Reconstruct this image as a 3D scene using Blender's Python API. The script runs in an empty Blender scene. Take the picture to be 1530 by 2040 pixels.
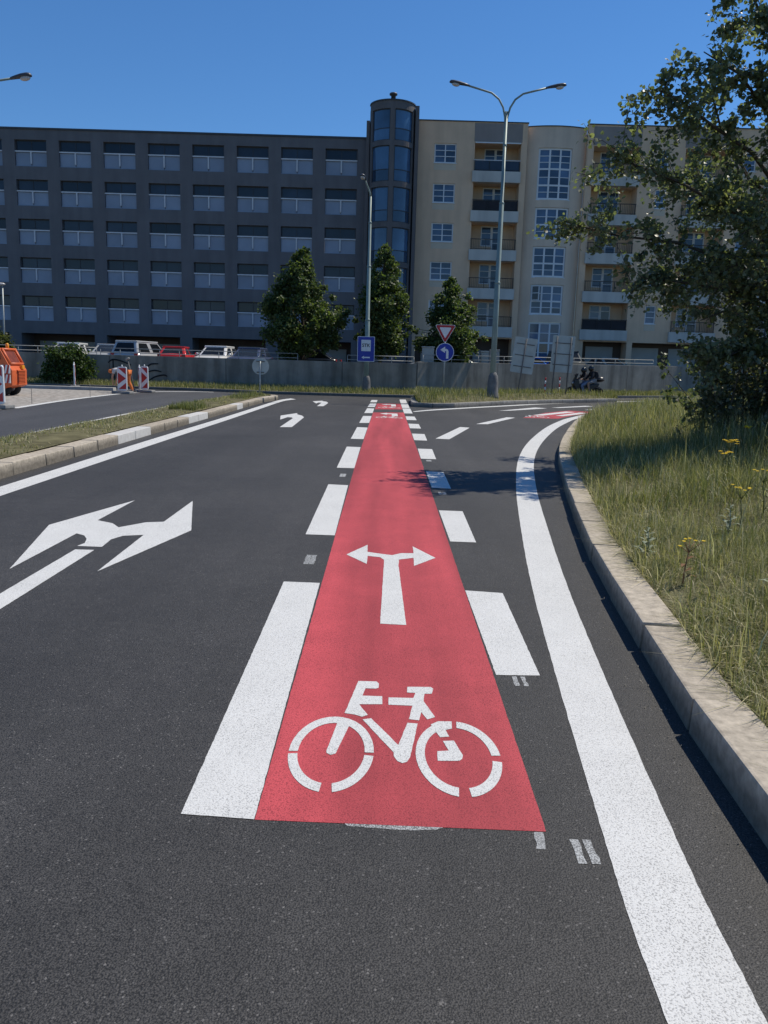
import bpy, bmesh, math, random
import numpy as np
from mathutils import Vector, Matrix

random.seed(7)
rng = np.random.default_rng(11)
sc = bpy.context.scene
COL = sc.collection
R = math.radians

# ------------------------------------------------------------------ camera
CAM_H = 1.5
PITCH = math.atan(293 / 1600.0)
ROLL = 0.0295
cam = bpy.data.cameras.new('camera')
cam.sensor_fit = 'VERTICAL'
cam.sensor_height = 36.0
cam.lens = 36.0 * 1600 / 2040
cam.clip_start = 0.05
cam.clip_end = 6000
camo = bpy.data.objects.new('camera', cam)
COL.objects.link(camo)
_f = Vector((0, math.cos(PITCH), -math.sin(PITCH)))
_r = Vector((1, 0, 0))
_u = Vector((0, math.sin(PITCH), math.cos(PITCH)))
_cx = _r * math.cos(ROLL) + _u * math.sin(ROLL)
_cy = -_r * math.sin(ROLL) + _u * math.cos(ROLL)
camo.matrix_world = Matrix((
    (_cx.x, _cy.x, -_f.x, 0), (_cx.y, _cy.y, -_f.y, 0), (_cx.z, _cy.z, -_f.z, CAM_H), (0, 0, 0, 1)))
sc.camera = camo

# ------------------------------------------------------------------ sky and sun
SUN_EL, SUN_AZ = 57.0, 60.0          # azimuth clockwise from +Y (the view direction)
w = bpy.data.worlds.new('World')
sc.world = w
w.use_nodes = True
nt = w.node_tree
nt.nodes.clear()
sky = nt.nodes.new('ShaderNodeTexSky')
sky.sky_type = 'NISHITA'
sky.sun_disc = False
sky.sun_elevation = R(SUN_EL)
sky.sun_rotation = R(SUN_AZ)
sky.air_density = 1.0
sky.dust_density = 0.0
sky.ozone_density = 10.0
bg = nt.nodes.new('ShaderNodeBackground')
bg.inputs['Strength'].default_value = 0.118
out = nt.nodes.new('ShaderNodeOutputWorld')
hs = nt.nodes.new('ShaderNodeHueSaturation')
hs.inputs['Saturation'].default_value = 1.1
nt.links.new(sky.outputs[0], hs.inputs['Color'])
nt.links.new(hs.outputs[0], bg.inputs[0])
nt.links.new(bg.outputs[0], out.inputs[0])
sun = bpy.data.lights.new('sun', 'SUN')
sun.energy = 4.6
sun.angle = R(0.5)
sun.color = (1.0, 0.93, 0.80)
suno = bpy.data.objects.new('sun', sun)
COL.objects.link(suno)
_s = Vector((math.cos(R(SUN_EL)) * math.sin(R(SUN_AZ)), math.cos(R(SUN_EL)) * math.cos(R(SUN_AZ)), math.sin(R(SUN_EL))))
suno.rotation_euler = _s.to_track_quat('Z', 'Y').to_euler()
suno.location = (20, 10, 40)
vs = sc.view_settings
sc.display_settings.display_device = 'sRGB'
vs.view_transform = 'Standard'
vs.look = 'None'
vs.exposure = 0.0
vs.gamma = 1.0
vs.use_curve_mapping = False
sc.cycles.use_denoising = True
sc.cycles.max_bounces = 6
sc.cycles.transparent_max_bounces = 8
sc.cycles.sample_clamp_indirect = 6.0


# ------------------------------------------------------------------ object helpers
def tag(o, label=None, cat=None, group=None, kind=None):
    if label: o['label'] = label
    if cat: o['category'] = cat
    if group: o['group'] = group
    if kind: o['kind'] = kind
    return o


def empty(name, loc=(0, 0, 0), label=None, cat=None, group=None, rz=0.0):
    o = bpy.data.objects.new(name, None)
    COL.objects.link(o)
    o.location = loc
    o.rotation_euler = (0, 0, rz)
    o.empty_display_size = 0.2
    return tag(o, label, cat, group)


def wl(o):
    v = Vector((0, 0, 0))
    while o is not None:
        v = v + o.location
        o = o.parent
    return v


class MB:
    def __init__(s):
        s.v = []
        s.f = []

    def add(s, vs_, fs):
        n = len(s.v)
        s.v += [tuple(p) for p in vs_]
        s.f += [tuple(i + n for i in q) for q in fs]
        return s

    def box(s, x0, x1, y0, y1, z0, z1, M=None):
        p = [(x0, y0, z0), (x1, y0, z0), (x1, y1, z0), (x0, y1, z0), (x0, y0, z1), (x1, y0, z1), (x1, y1, z1), (x0, y1, z1)]
        if M is not None: p = [M @ Vector(q) for q in p]
        return s.add(p, [(0, 3, 2, 1), (4, 5, 6, 7), (0, 1, 5, 4), (1, 2, 6, 5), (2, 3, 7, 6), (3, 0, 4, 7)])

    def prism(s, poly, z0, z1, axis='z'):
        n = len(poly)
        if axis == 'z':
            p = [(x, y, z0) for x, y in poly] + [(x, y, z1) for x, y in poly]
        elif axis == 'y':
            p = [(x, z0, y) for x, y in poly] + [(x, z1, y) for x, y in poly]
        else:
            p = [(z0, x, y) for x, y in poly] + [(z1, x, y) for x, y in poly]
        f = [tuple(range(n))[::-1], tuple(range(n, 2 * n))]
        f += [(i, (i + 1) % n, n + (i + 1) % n, n + i) for i in range(n)]
        return s.add(p, f)

    def tube(s, pts, rad, sides=8, cap=True):
        pts = [Vector(p) for p in pts]
        if not hasattr(rad, '__len__'): rad = [rad] * len(pts)
        n0 = len(s.v)
        prev = None
        for i, p in enumerate(pts):
            a = pts[max(i - 1, 0)]
            b = pts[min(i + 1, len(pts) - 1)]
            d = (b - a).normalized()
            if prev is None:
                ref = Vector((0, 0, 1)) if abs(d.z) < 0.9 else Vector((1, 0, 0))
                x = d.cross(ref).normalized()
            else:
                x = (prev - d * prev.dot(d)).normalized()
            prev = x
            y = d.cross(x)
            for k in range(sides):
                t = 2 * math.pi * k / sides
                s.v.append(tuple(p + (x * math.cos(t) + y * math.sin(t)) * rad[i]))
        for i in range(len(pts) - 1):
            for k in range(sides):
                a = n0 + i * sides + k
                b = n0 + i * sides + (k + 1) % sides
                s.f.append((a, b, b + sides, a + sides))
        if cap:
            s.f.append(tuple(n0 + k for k in range(sides))[::-1])
            e = n0 + (len(pts) - 1) * sides
            s.f.append(tuple(e + k for k in range(sides)))
        return s

    def lathe(s, prof, c=(0, 0, 0), sides=16, axis='z'):
        n0 = len(s.v)
        for r_, h_ in prof:
            for k in range(sides):
                t = 2 * math.pi * k / sides
                a, b = r_ * math.cos(t), r_ * math.sin(t)
                q = {'z': (a, b, h_), 'x': (h_, a, b), 'y': (a, h_, b)}[axis]
                s.v.append((c[0] + q[0], c[1] + q[1], c[2] + q[2]))
        for i in range(len(prof) - 1):
            for k in range(sides):
                a = n0 + i * sides + k
                b = n0 + i * sides + (k + 1) % sides
                s.f.append((a, b, b + sides, a + sides))
        s.f.append(tuple(n0 + k for k in range(sides))[::-1])
        e = n0 + (len(prof) - 1) * sides
        s.f.append(tuple(e + k for k in range(sides)))
        return s

    def ball(s, c, r, seg=14, ring=9):
        rx, ry, rz = (r, r, r) if not hasattr(r, '__len__') else r
        n0 = len(s.v)
        for i in range(1, ring):
            t = math.pi * i / ring
            for k in range(seg):
                p = 2 * math.pi * k / seg
                s.v.append((c[0] + rx * math.sin(t) * math.cos(p), c[1] + ry * math.sin(t) * math.sin(p), c[2] + rz * math.cos(t)))
        top = len(s.v); s.v.append((c[0], c[1], c[2] + rz))
        bot = len(s.v); s.v.append((c[0], c[1], c[2] - rz))
        for i in range(ring - 2):
            for k in range(seg):
                a = n0 + i * seg + k
                b = n0 + i * seg + (k + 1) % seg
                s.f.append((a, a + seg, b + seg, b))
        for k in range(seg):
            s.f.append((top, n0 + k, n0 + (k + 1) % seg))
            e = n0 + (ring - 2) * seg
            s.f.append((bot, e + (k + 1) % seg, e + k))
        return s

    def xf(s, M):
        s.v = [tuple(M @ Vector(p)) for p in s.v]
        return s

    def mesh(s, name, mat=None, smooth=False, bevel=0.0, seg=2, angle=35):
        me = bpy.data.meshes.new(name)
        me.from_pydata(s.v, [], s.f)
        bm = bmesh.new()
        bm.from_mesh(me)
        bmesh.ops.recalc_face_normals(bm, faces=bm.faces)
        if bevel > 0:
            es = [e for e in bm.edges if len(e.link_faces) == 2 and e.calc_face_angle(0) > R(angle)]
            bmesh.ops.bevel(bm, geom=es, offset=bevel, segments=seg, profile=0.6, affect='EDGES', clamp_overlap=True)
        for f in bm.faces: f.smooth = smooth
        bm.to_mesh(me)
        bm.free()
        if mat: me.materials.append(mat)
        return me


def obj(name, me, parent=None, loc=(0, 0, 0), world=True, rz=0.0):
    o = bpy.data.objects.new(name, me)
    COL.objects.link(o)
    if parent is not None:
        o.parent = parent
        o.location = (Vector(loc) - wl(parent)) if world else Vector(loc)
    else:
        o.location = loc
    o.rotation_euler = (0, 0, rz)
    return o


def fast_mesh(name, V, T, cols=None, mat=None, smooth=False):
    me = bpy.data.meshes.new(name)
    V = np.ascontiguousarray(V, dtype=np.float32)
    T = np.ascontiguousarray(T, dtype=np.int32)
    me.vertices.add(len(V))
    me.vertices.foreach_set('co', V.ravel())
    me.loops.add(T.size)
    me.loops.foreach_set('vertex_index', T.ravel())
    me.polygons.add(len(T))
    me.polygons.foreach_set('loop_start', np.arange(0, T.size, 3, dtype=np.int32))
    me.update(calc_edges=True)
    if cols is not None:
        at = me.color_attributes.new('Col', 'FLOAT_COLOR', 'POINT')
        c4 = np.ones((len(V), 4), dtype=np.float32)
        c4[:, :3] = cols
        at.data.foreach_set('color', c4.ravel())
    if smooth:
        me.polygons.foreach_set('use_smooth', np.ones(len(T), dtype=bool))
    if mat: me.materials.append(mat)
    return me


# ------------------------------------------------------------------ materials
def newmat(name):
    m = bpy.data.materials.new(name)
    m.use_nodes = True
    t = m.node_tree
    b = t.nodes['Principled BSDF']
    return m, t, b


def N(t, typ, **kw):
    n = t.nodes.new(typ)
    for k, v in kw.items():
        if k in n.inputs: n.inputs[k].default_value = v
        else: setattr(n, k, v)
    return n


def coords(t, world=True):
    if world:
        return t.nodes.new('ShaderNodeNewGeometry').outputs['Position']
    return t.nodes.new('ShaderNodeTexCoord').outputs['Object']


def noise(t, vec, scale, detail=3.0, rough=0.55, stretch=None):
    if stretch:
        mp = N(t, 'ShaderNodeMapping')
        mp.inputs['Scale'].default_value = stretch
        t.links.new(vec, mp.inputs['Vector'])
        vec = mp.outputs[0]
    n = N(t, 'ShaderNodeTexNoise')
    n.inputs['Scale'].default_value = scale
    n.inputs['Detail'].default_value = detail
    n.inputs['Roughness'].default_value = rough
    t.links.new(vec, n.inputs['Vector'])
    return n.outputs['Fac']


def ramp(t, fac, stops):
    r_ = t.nodes.new('ShaderNodeValToRGB')
    e = r_.color_ramp.elements
    while len(e) < len(stops): e.new(0.5)
    for i, (p, c) in enumerate(stops):
        e[i].position = p
        e[i].color = (c, c, c, 1) if not hasattr(c, '__len__') else (c[0], c[1], c[2], 1)
    t.links.new(fac, r_.inputs[0])
    return r_.outputs[0]


def mix(t, fac, a, b, mode='MIX'):
    m = t.nodes.new('ShaderNodeMix')
    m.data_type = 'RGBA'
    m.blend_type = mode
    for sock, val in ((m.inputs[0], fac), (m.inputs[6], a), (m.inputs[7], b)):
        if hasattr(val, 'links'): t.links.new(val, sock)
        elif hasattr(val, '__len__'): sock.default_value = (val[0], val[1], val[2], 1)
        else: sock.default_value = val
    return m.outputs[2]


def bump(t, b, height, strength=0.4, dist=0.01):
    n = N(t, 'ShaderNodeBump')
    n.inputs['Strength'].default_value = strength
    n.inputs['Distance'].default_value = dist
    t.links.new(height, n.inputs['Height'])
    t.links.new(n.outputs[0], b.inputs['Normal'])


def simple(name, col, rough=0.6, metal=0.0, spec=0.4, var=0.12, scale=6.0, bmp=0.0, bscale=60.0, world=False, objvar=0.0, grime_shade=0.0):
    m, t, b = newmat(name)
    b.inputs['Roughness'].default_value = rough
    b.inputs['Metallic'].default_value = metal
    b.inputs['Specular IOR Level'].default_value = spec
    c = coords(t, world)
    base = None
    if var > 0:
        f = noise(t, c, scale, 5)
        lo = [x * (1 - var) for x in col]
        hi = [min(1, x * (1 + var)) for x in col]
        base = ramp(t, f, [(0.3, lo), (0.7, hi)])
    if objvar > 0:
        oi = t.nodes.new('ShaderNodeObjectInfo')
        g = ramp(t, oi.outputs['Random'], [(0, 1 - objvar), (1, 1.0)])
        base = mix(t, 1.0, base if base is not None else col, g, 'MULTIPLY')
    if base is not None: t.links.new(base, b.inputs['Base Color'])
    else: b.inputs['Base Color'].default_value = (*col, 1)
    if bmp > 0: bump(t, b, noise(t, c, bscale, 4), bmp, 0.01)
    if grime_shade > 0:  # splash dirt low on the kerb, plus face shade painted into the colour
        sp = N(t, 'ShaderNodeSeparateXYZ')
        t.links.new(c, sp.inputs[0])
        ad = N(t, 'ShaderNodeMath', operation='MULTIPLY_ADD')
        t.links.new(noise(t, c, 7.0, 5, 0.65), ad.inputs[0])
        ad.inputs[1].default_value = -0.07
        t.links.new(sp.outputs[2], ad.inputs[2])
        g2 = ramp(t, ad.outputs[0], [(0.03, 1 - grime_shade), (0.115, 1.0)])
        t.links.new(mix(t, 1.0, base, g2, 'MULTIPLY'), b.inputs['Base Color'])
    return m


def grit(t, c):
    """coarse mineral surface of rolled asphalt: height 0..1"""
    a = noise(t, c, 190.0, 2.0, 0.55)
    v = N(t, 'ShaderNodeTexVoronoi')
    v.feature = 'F1'
    v.inputs['Scale'].default_value = 165.0
    t.links.new(c, v.inputs['Vector'])
    h_ = N(t, 'ShaderNodeMath', operation='MULTIPLY_ADD')
    t.links.new(v.outputs['Distance'], h_.inputs[0])
    h_.inputs[1].default_value = -0.45
    t.links.new(a, h_.inputs[2])
    return h_.outputs[0], v.outputs['Color']


def asphalt(name, lo, mid, hi, big=0.25, track=True):
    m, t, b = newmat(name)
    c = coords(t)
    g, vc = grit(t, c)
    colr = ramp(t, g, [(0.14, lo), (0.27, mid), (0.5, hi)])
    sep = N(t, 'ShaderNodeSeparateColor')
    t.links.new(vc, sep.inputs[0])
    fl = ramp(t, sep.outputs[0], [(0.975, (0, 0, 0)), (0.999, (0.10, 0.095, 0.09))])
    colr = mix(t, 1.0, colr, fl, 'ADD')
    bigf = noise(t, c, 0.45, 5, 0.6)
    colr = mix(t, 1.0, colr, ramp(t, bigf, [(0.3, 1 - big), (0.7, 1 + big)]), 'MULTIPLY')
    med = noise(t, c, 7.0, 5, 0.65)
    colr = mix(t, 1.0, colr, ramp(t, med, [(0.3, 0.84), (0.7, 1.14)]), 'MULTIPLY')
    if track:
        tr = noise(t, c, 1.0, 4, 0.55, (0.9, 0.05, 1))
        colr = mix(t, 1.0, colr, ramp(t, tr, [(0.33, 0.80), (0.67, 1.24)]), 'MULTIPLY')
    t.links.new(colr, b.inputs['Base Color'])
    b.inputs['Roughness'].default_value = 0.66
    b.inputs['Specular IOR Level'].default_value = 0.5
    bump(t, b, g, 0.6, 0.005)
    return m


def road_paint(name, col, var=0.08, pit=(0.05, 0.05, 0.055), wear=0.5, pit_lo=0.13, pit_hi=0.2, streak=None):
    m, t, b = newmat(name)
    c = coords(t)
    g, vc = grit(t, c)
    f = noise(t, c, 3.0, 6, 0.6)
    base = ramp(t, f, [(0.3, [x * (1 - var) for x in col]), (0.7, [min(.95, x * (1 + var)) for x in col])])
    if streak:
        s2 = noise(t, c, 1.0, 3, 0.5, (2.4, 0.12, 1))
        base = mix(t, 1.0, base, ramp(t, s2, [(0.35, 1 - streak), (0.65, 1 + streak * .5)]), 'MULTIPLY')
    fine = noise(t, c, 160.0, 2)
    base = mix(t, 1.0, base, ramp(t, fine, [(0.3, 0.9), (0.7, 1.05)]), 'MULTIPLY')
    msk = ramp(t, g, [(pit_lo, 1.0), (pit_hi, 0.0)])
    patch = noise(t, c, 1.6, 4)
    msk = mix(t, 1.0, msk, ramp(t, patch, [(0.3, wear * 0.55), (0.65, wear)]), 'MULTIPLY')
    colr = mix(t, msk, base, pit)
    t.links.new(colr, b.inputs['Base Color'])
    b.inputs['Roughness'].default_value = 0.7
    b.inputs['Specular IOR Level'].default_value = 0.3
    bump(t, b, g, 0.4, 0.004)
    return m


def plaster(name, col, var=0.1, stain=0.25):
    m, t, b = newmat(name)
    c = coords(t)
    f = noise(t, c, 0.7, 6, 0.6)
    base = ramp(t, f, [(0.3, [x * (1 - var) for x in col]), (0.7, [x * (1 + var) for x in col])])
    s2 = noise(t, c, 1.0, 5, 0.6, (1.6, 1.6, 0.14))
    base = mix(t, 1.0, base, ramp(t, s2, [(0.4, 1.0), (0.75, 1 - stain)]), 'MULTIPLY')
    t.links.new(base, b.inputs['Base Color'])
    b.inputs['Roughness'].default_value = 0.85
    b.inputs['Specular IOR Level'].default_value = 0.2
    bump(t, b, noise(t, c, 18, 5), 0.25, 0.01)
    return m


def old_concrete(name, col):
    m, t, b = newmat(name)
    c = coords(t)
    f = noise(t, c, 0.9, 6, 0.65)
    base = ramp(t, f, [(0.3, [x * 0.75 for x in col]), (0.7, [x * 1.2 for x in col])])
    s2 = noise(t, c, 1.0, 4, 0.6, (1.7, 1.7, 0.2))
    base = mix(t, 1.0, base, ramp(t, s2, [(0.34, 0.62), (0.62, 1.08)]), 'MULTIPLY')
    s3 = noise(t, c, 1.0, 3, 0.6, (9.0, 9.0, 0.6))
    base = mix(t, ramp(t, s3, [(0.66, 0.0), (0.8, 0.4)]), base, [min(1, x * 1.9) for x in col])
    t.links.new(base, b.inputs['Base Color'])
    b.inputs['Roughness'].default_value = 0.9
    b.inputs['Specular IOR Level'].default_value = 0.15
    bump(t, b, noise(t, c, 9.0, 5), 0.3, 0.02)
    return m


def glass(name, col, rough=0.06, spec=0.6):
    m, t, b = newmat(name)
    c = coords(t)
    f = noise(t, c, 0.6, 3)
    oi = t.nodes.new('ShaderNodeObjectInfo')
    base = ramp(t, f, [(0.3, [x * 0.7 for x in col]), (0.7, [x * 1.3 for x in col])])
    base = mix(t, 1.0, base, ramp(t, oi.outputs['Random'], [(0, 0.45), (1, 1.5)]), 'MULTIPLY')
    t.links.new(base, b.inputs['Base Color'])
    b.inputs['Roughness'].default_value = rough
    b.inputs['Specular IOR Level'].default_value = spec
    bump(t, b, noise(t, c, 1.3, 2), 0.04, 0.05)
    return m


def foliage(name, rough=0.42, trans=0.3, spec=0.5):
    m, t, b = newmat(name)
    at = N(t, 'ShaderNodeAttribute', attribute_name='Col')
    t.links.new(at.outputs['Color'], b.inputs['Base Color'])
    b.inputs['Roughness'].default_value = rough
    b.inputs['Specular IOR Level'].default_value = spec
    tr = t.nodes.new('ShaderNodeBsdfTranslucent')
    c2 = mix(t, 1.0, at.outputs['Color'], (1.25, 1.35, 0.6), 'MULTIPLY')
    t.links.new(c2, tr.inputs['Color'])
    ms = t.nodes.new('ShaderNodeMixShader')
    ms.inputs[0].default_value = trans
    t.links.new(b.outputs[0], ms.inputs[1])
    t.links.new(tr.outputs[0], ms.inputs[2])
    t.links.new(ms.outputs[0], t.nodes['Material Output'].inputs[0])
    return m


A_ROAD = asphalt('asphalt', (0.009, 0.0087, 0.0087), (0.034, 0.0325, 0.0315), (0.064, 0.061, 0.058))
A_OLD = asphalt('asphalt_other_carriageway', (0.034, 0.034, 0.035), (0.05, 0.05, 0.052), (0.07, 0.07, 0.072), 0.10)
A_UP = asphalt('asphalt_upper_street', (0.03, 0.03, 0.03), (0.06, 0.06, 0.06), (0.1, 0.1, 0.1), 0.2)
PW = road_paint('white_road_paint', (0.625, 0.625, 0.61), 0.04, (0.20, 0.20, 0.20), 0.7, 0.12, 0.22)
PR = road_paint('red_road_paint', (0.475, 0.068, 0.08), 0.09, (0.17, 0.022, 0.03), 0.75, 0.12, 0.25, 0.32)
PF = road_paint('faint_white_paint', (0.42, 0.43, 0.43), 0.2, (0.06, 0.06, 0.06), 0.9, 0.2, 0.36)
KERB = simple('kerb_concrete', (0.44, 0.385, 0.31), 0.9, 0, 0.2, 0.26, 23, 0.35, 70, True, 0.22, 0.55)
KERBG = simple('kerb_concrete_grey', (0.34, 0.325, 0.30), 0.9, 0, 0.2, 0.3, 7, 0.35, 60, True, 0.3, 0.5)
KERBW = simple('kerb_new_pale', (0.55, 0.54, 0.52), 0.85, 0, 0.2, 0.1, 9, 0.2, 70, True, 0.1)
SOIL = simple('soil', (0.12, 0.11, 0.06), 0.95, 0, 0.1, 0.4, 3, 0.5, 20, True)
GRND = simple('ground_meadow', (0.07, 0.085, 0.03), 0.95, 0, 0.1, 0.4, 0.4, 0.0, 20, True)
GRAVEL = simple('milled_gravel', (0.30, 0.28, 0.255), 0.95, 0, 0.1, 0.5, 5.0, 0.9, 25, True)
CONC = old_concrete('wall_concrete', (0.27, 0.25, 0.215))
CONCL = simple('light_concrete', (0.42, 0.41, 0.38), 0.9, 0, 0.2, 0.2, 3, 0.2, 30, True)
GREYPL = plaster('slate_plaster', (0.165, 0.16, 0.165), 0.08, 0.2)
TOWERPL = plaster('tower_plaster', (0.15, 0.14, 0.14), 0.08, 0.2)
BEIGE = plaster('beige_plaster', (0.74, 0.53, 0.36), 0.07, 0.16)
BEIGE2 = plaster('bay_plaster', (0.70, 0.56, 0.43), 0.06, 0.16)
PALEPL = plaster('pale_plaster', (0.62, 0.53, 0.41), 0.05, 0.08)
GREYPANEL = plaster('grey_parapet_panel', (0.30, 0.26, 0.235), 0.08, 0.15)
SLAB = plaster('balcony_concrete', (0.56, 0.54, 0.49), 0.08, 0.22)
BROWN = plaster('brown_plaster', (0.13, 0.095, 0.075), 0.1, 0.2)
DARKIN = simple('dark_recess', (0.035, 0.035, 0.04), 0.8, 0, 0.2, 0.2, 2)
WHITEF = simple('white_frame', (0.72, 0.73, 0.74), 0.45, 0, 0.4, 0.05, 3)
RAILW = simple('pale_rail', (0.62, 0.62, 0.63), 0.5, 0, 0.4, 0.06, 3)
PANE = glass('window_glass', (0.06, 0.10, 0.17), 0.05)
PANED = glass('dark_glass', (0.02, 0.027, 0.042), 0.12, 0.4)
PANET = glass('tower_glass', (0.038, 0.085, 0.155), 0.06, 0.7)
PANELB = simple('parapet_panel', (0.27, 0.315, 0.40), 0.35, 0, 0.5, 0.1, 0.8, 0, 20, True, 0.2)
DARKM = simple('dark_metal', (0.03, 0.03, 0.032), 0.5, 0.2, 0.4, 0.1, 8)
LOUVRE = simple('louvre_frame', (0.05, 0.052, 0.06), 0.5, 0.2, 0.4, 0.1, 4)
COPING = simple('sheet_coping', (0.07, 0.07, 0.075), 0.5, 0.4, 0.4, 0.1, 4)
GDOOR = simple('garage_door', (0.44, 0.43, 0.40), 0.6, 0, 0.3, 0.08, 1.5, 0, 20, True, 0.15)
STEEL = simple('galvanised_steel', (0.33, 0.36, 0.36), 0.5, 0.35, 0.5, 0.14, 5)
POLEG = simple('pole_paint_green_grey', (0.20, 0.26, 0.24), 0.5, 0.1, 0.5, 0.12, 3)
RAILS = simple('handrail_paint', (0.36, 0.36, 0.34), 0.5, 0.2, 0.4, 0.15, 3)
CASTC = simple('cast_base', (0.15, 0.145, 0.14), 0.8, 0, 0.3, 0.25, 6, 0.3, 30)
LAMPD = simple('lamp_housing', (0.06, 0.065, 0.08), 0.45, 0.2, 0.5, 0.1, 6)
LAMPG = simple('lamp_bowl', (0.5, 0.48, 0.47), 0.25, 0, 0.5, 0.05, 6)
SBACK = simple('sign_back', (0.42, 0.44, 0.42), 0.5, 0.3, 0.4, 0.1, 3)
SRED = simple('sign_red', (0.42, 0.02, 0.025), 0.4, 0, 0.5, 0.06, 6)
SWHITE = simple('sign_white', (0.72, 0.72, 0.72), 0.4, 0, 0.5, 0.04, 6)
SBLUE = simple('sign_blue', (0.012, 0.035, 0.33), 0.4, 0, 0.5, 0.06, 6)
SBLACK = simple('sign_black', (0.02, 0.02, 0.022), 0.5, 0, 0.4, 0.05, 6)
RUBBER = simple('rubber', (0.06, 0.06, 0.062), 0.85, 0, 0.2, 0.2, 10)
RECYC = simple('recycled_foot', (0.24, 0.235, 0.225), 0.85, 0, 0.2, 0.2, 8)
ORANGE = simple('orange_machine_paint', (0.62, 0.12, 0.035), 0.5, 0, 0.5, 0.14, 2.0)
ORANGED = simple('dark_red_cavity', (0.16, 0.03, 0.02), 0.7, 0, 0.3, 0.3, 5)
AMBER = simple('amber_lamp', (0.75, 0.3, 0.02), 0.3, 0, 0.5, 0.03, 5)
TYRE = simple('tyre', (0.022, 0.022, 0.023), 0.85, 0, 0.2, 0.2, 20)
RIM = simple('rim', (0.4, 0.4, 0.41), 0.35, 0.7, 0.5, 0.08, 10)
CARGL = glass('car_glass', (0.016, 0.019, 0.022), 0.1, 0.22)
BLACKP = simple('black_plastic', (0.018, 0.018, 0.02), 0.35, 0, 0.5, 0.15, 8)
BARK = simple('bark', (0.09, 0.075, 0.06), 0.95, 0, 0.1, 0.35, 12, 0.6, 30)
LEAF = foliage('leaf', 0.5, 0.42, 0.4)
LEAFG = foliage('aspen_leaf', 0.42, 0.45, 0.5)
GRASS = foliage('grass_blade', 0.6, 0.3, 0.25)
PETAL = simple('yellow_petal', (0.85, 0.58, 0.015), 0.6, 0, 0.3, 0.1, 20)
STEM = simple('plant_stem', (0.12, 0.13, 0.045), 0.7, 0, 0.3, 0.2, 20)
STEMB = simple('dry_stem', (0.22, 0.12, 0.06), 0.8, 0, 0.2, 0.2, 20)
SKIN = simple('skin', (0.42, 0.24, 0.16), 0.6, 0, 0.3, 0.06, 12)
JACKET = simple('black_jacket', (0.014, 0.014, 0.018), 0.6, 0, 0.3, 0.25, 12)
JEANS = simple('pale_jeans', (0.17, 0.20, 0.28), 0.85, 0, 0.2, 0.2, 12)
GREYCL = simple('grey_shorts', (0.24, 0.24, 0.25), 0.85, 0, 0.2, 0.2, 12)
HIVIS = simple('orange_work_trousers', (0.62, 0.17, 0.05), 0.85, 0, 0.2, 0.2, 10)
SHIRT = simple('white_work_vest', (0.5, 0.49, 0.48), 0.85, 0, 0.2, 0.15, 10)
HELM = simple('black_helmet', (0.012, 0.012, 0.014), 0.12, 0, 0.6, 0.1, 8)
SHOE = simple('dark_shoe', (0.03, 0.028, 0.026), 0.7, 0, 0.3, 0.2, 12)
SPRAY = simple('black_spray_paint', (0.022, 0.023, 0.027), 0.8, 0, 0.2, 0.3, 10)


def interp(xs, pts):
    a = np.array(pts)
    return np.interp(xs, a[:, 1], a[:, 0])


# ------------------------------------------------------------------ ground, road and markings
def sheet(name, poly, z, mat, kind='structure', parent=None, thick=None):
    m = MB()
    if thick:
        m.prism(poly, z - thick, z)
    else:
        m.add([(x, y, z) for x, y in poly], [tuple(range(len(poly)))])
    o = obj(name, m.mesh(name, mat), parent)
    if kind and parent is None: o['kind'] = kind
    return o


sheet('ground', [(-2500, -2500), (2500, -2500), (2500, 2500), (-2500, 2500)], -0.05, GRND)
road = sheet('road', [(-60, -12), (60, -12), (60, 60), (-60, 60)], 0.0, A_ROAD)
sheet('other_carriageway', [(-6.6, -12), (-6.75, 20), (-6.55, 30.5), (-5.3, 36.9), (-7.2, 38.4), (-9.5, 38.9), (-30, 39.1), (-30, 36.9), (-10.9, 36.2), (-10.9, 30), (-10.4, 22.5), (-9.9, -12)], 0.004, A_OLD)
sheet('milled_ground', [(-10.5, 22.2), (-10.95, 28.2), (-11.15, 36.0), (-30, 36.4), (-45, 30), (-45, 14), (-10.1, 14)], 0.008, GRAVEL)

RED_NEAR = [(-0.40, 2.44), (0.565, 2.42)] + [(0.567 + .0005 * math.sin(k * 2.7) + random.gauss(0, .0006), 2.42 + .05 * k) for k in range(1, 190)] + [(0.575, 12), (0.545, 26.2), (-0.44, 25.75), (-0.455, 12)] + [(-0.455 + (k / 190) * .055 + random.gauss(0, .0006), 12 - .05 * k) for k in range(1, 190)]
lane = sheet('red_lane', RED_NEAR, 0.0012, PR, None, road)
lane_far = sheet('red_lane', [(-0.41, 27.6), (0.53, 28.0), (0.53, 32.2), (-0.405, 31.75)], 0.0012, PR, None, road)
sheet('red_lane', [(4.24, 25.2), (5.34, 25.25), (6.4, 27.6), (8.0, 30.0), (6.9, 30.6), (5.6, 28.6)], 0.0012, PR, None, road)


def fray(poly, amp=.0022, step=.03):
    if sum(p[1] for p in poly) / len(poly) > 13: return poly
    out_ = []
    for i, a in enumerate(poly):
        b = poly[(i + 1) % len(poly)]
        L = math.hypot(b[0] - a[0], b[1] - a[1])
        n = max(1, int(L / step))
        for k in range(n):
            t = k / n
            nx, ny = -(b[1] - a[1]) / L, (b[0] - a[0]) / L
            j = random.gauss(0, amp) if k else 0
            out_.append((a[0] + (b[0] - a[0]) * t + nx * j, a[1] + (b[1] - a[1]) * t + ny * j))
    return out_


def mark(name, poly, parent=road, z=0.009, mat=PW):
    poly = fray(poly, .0007 if mat is PW else .002)
    return sheet(name, poly, z * .28, mat, None, parent)


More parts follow.
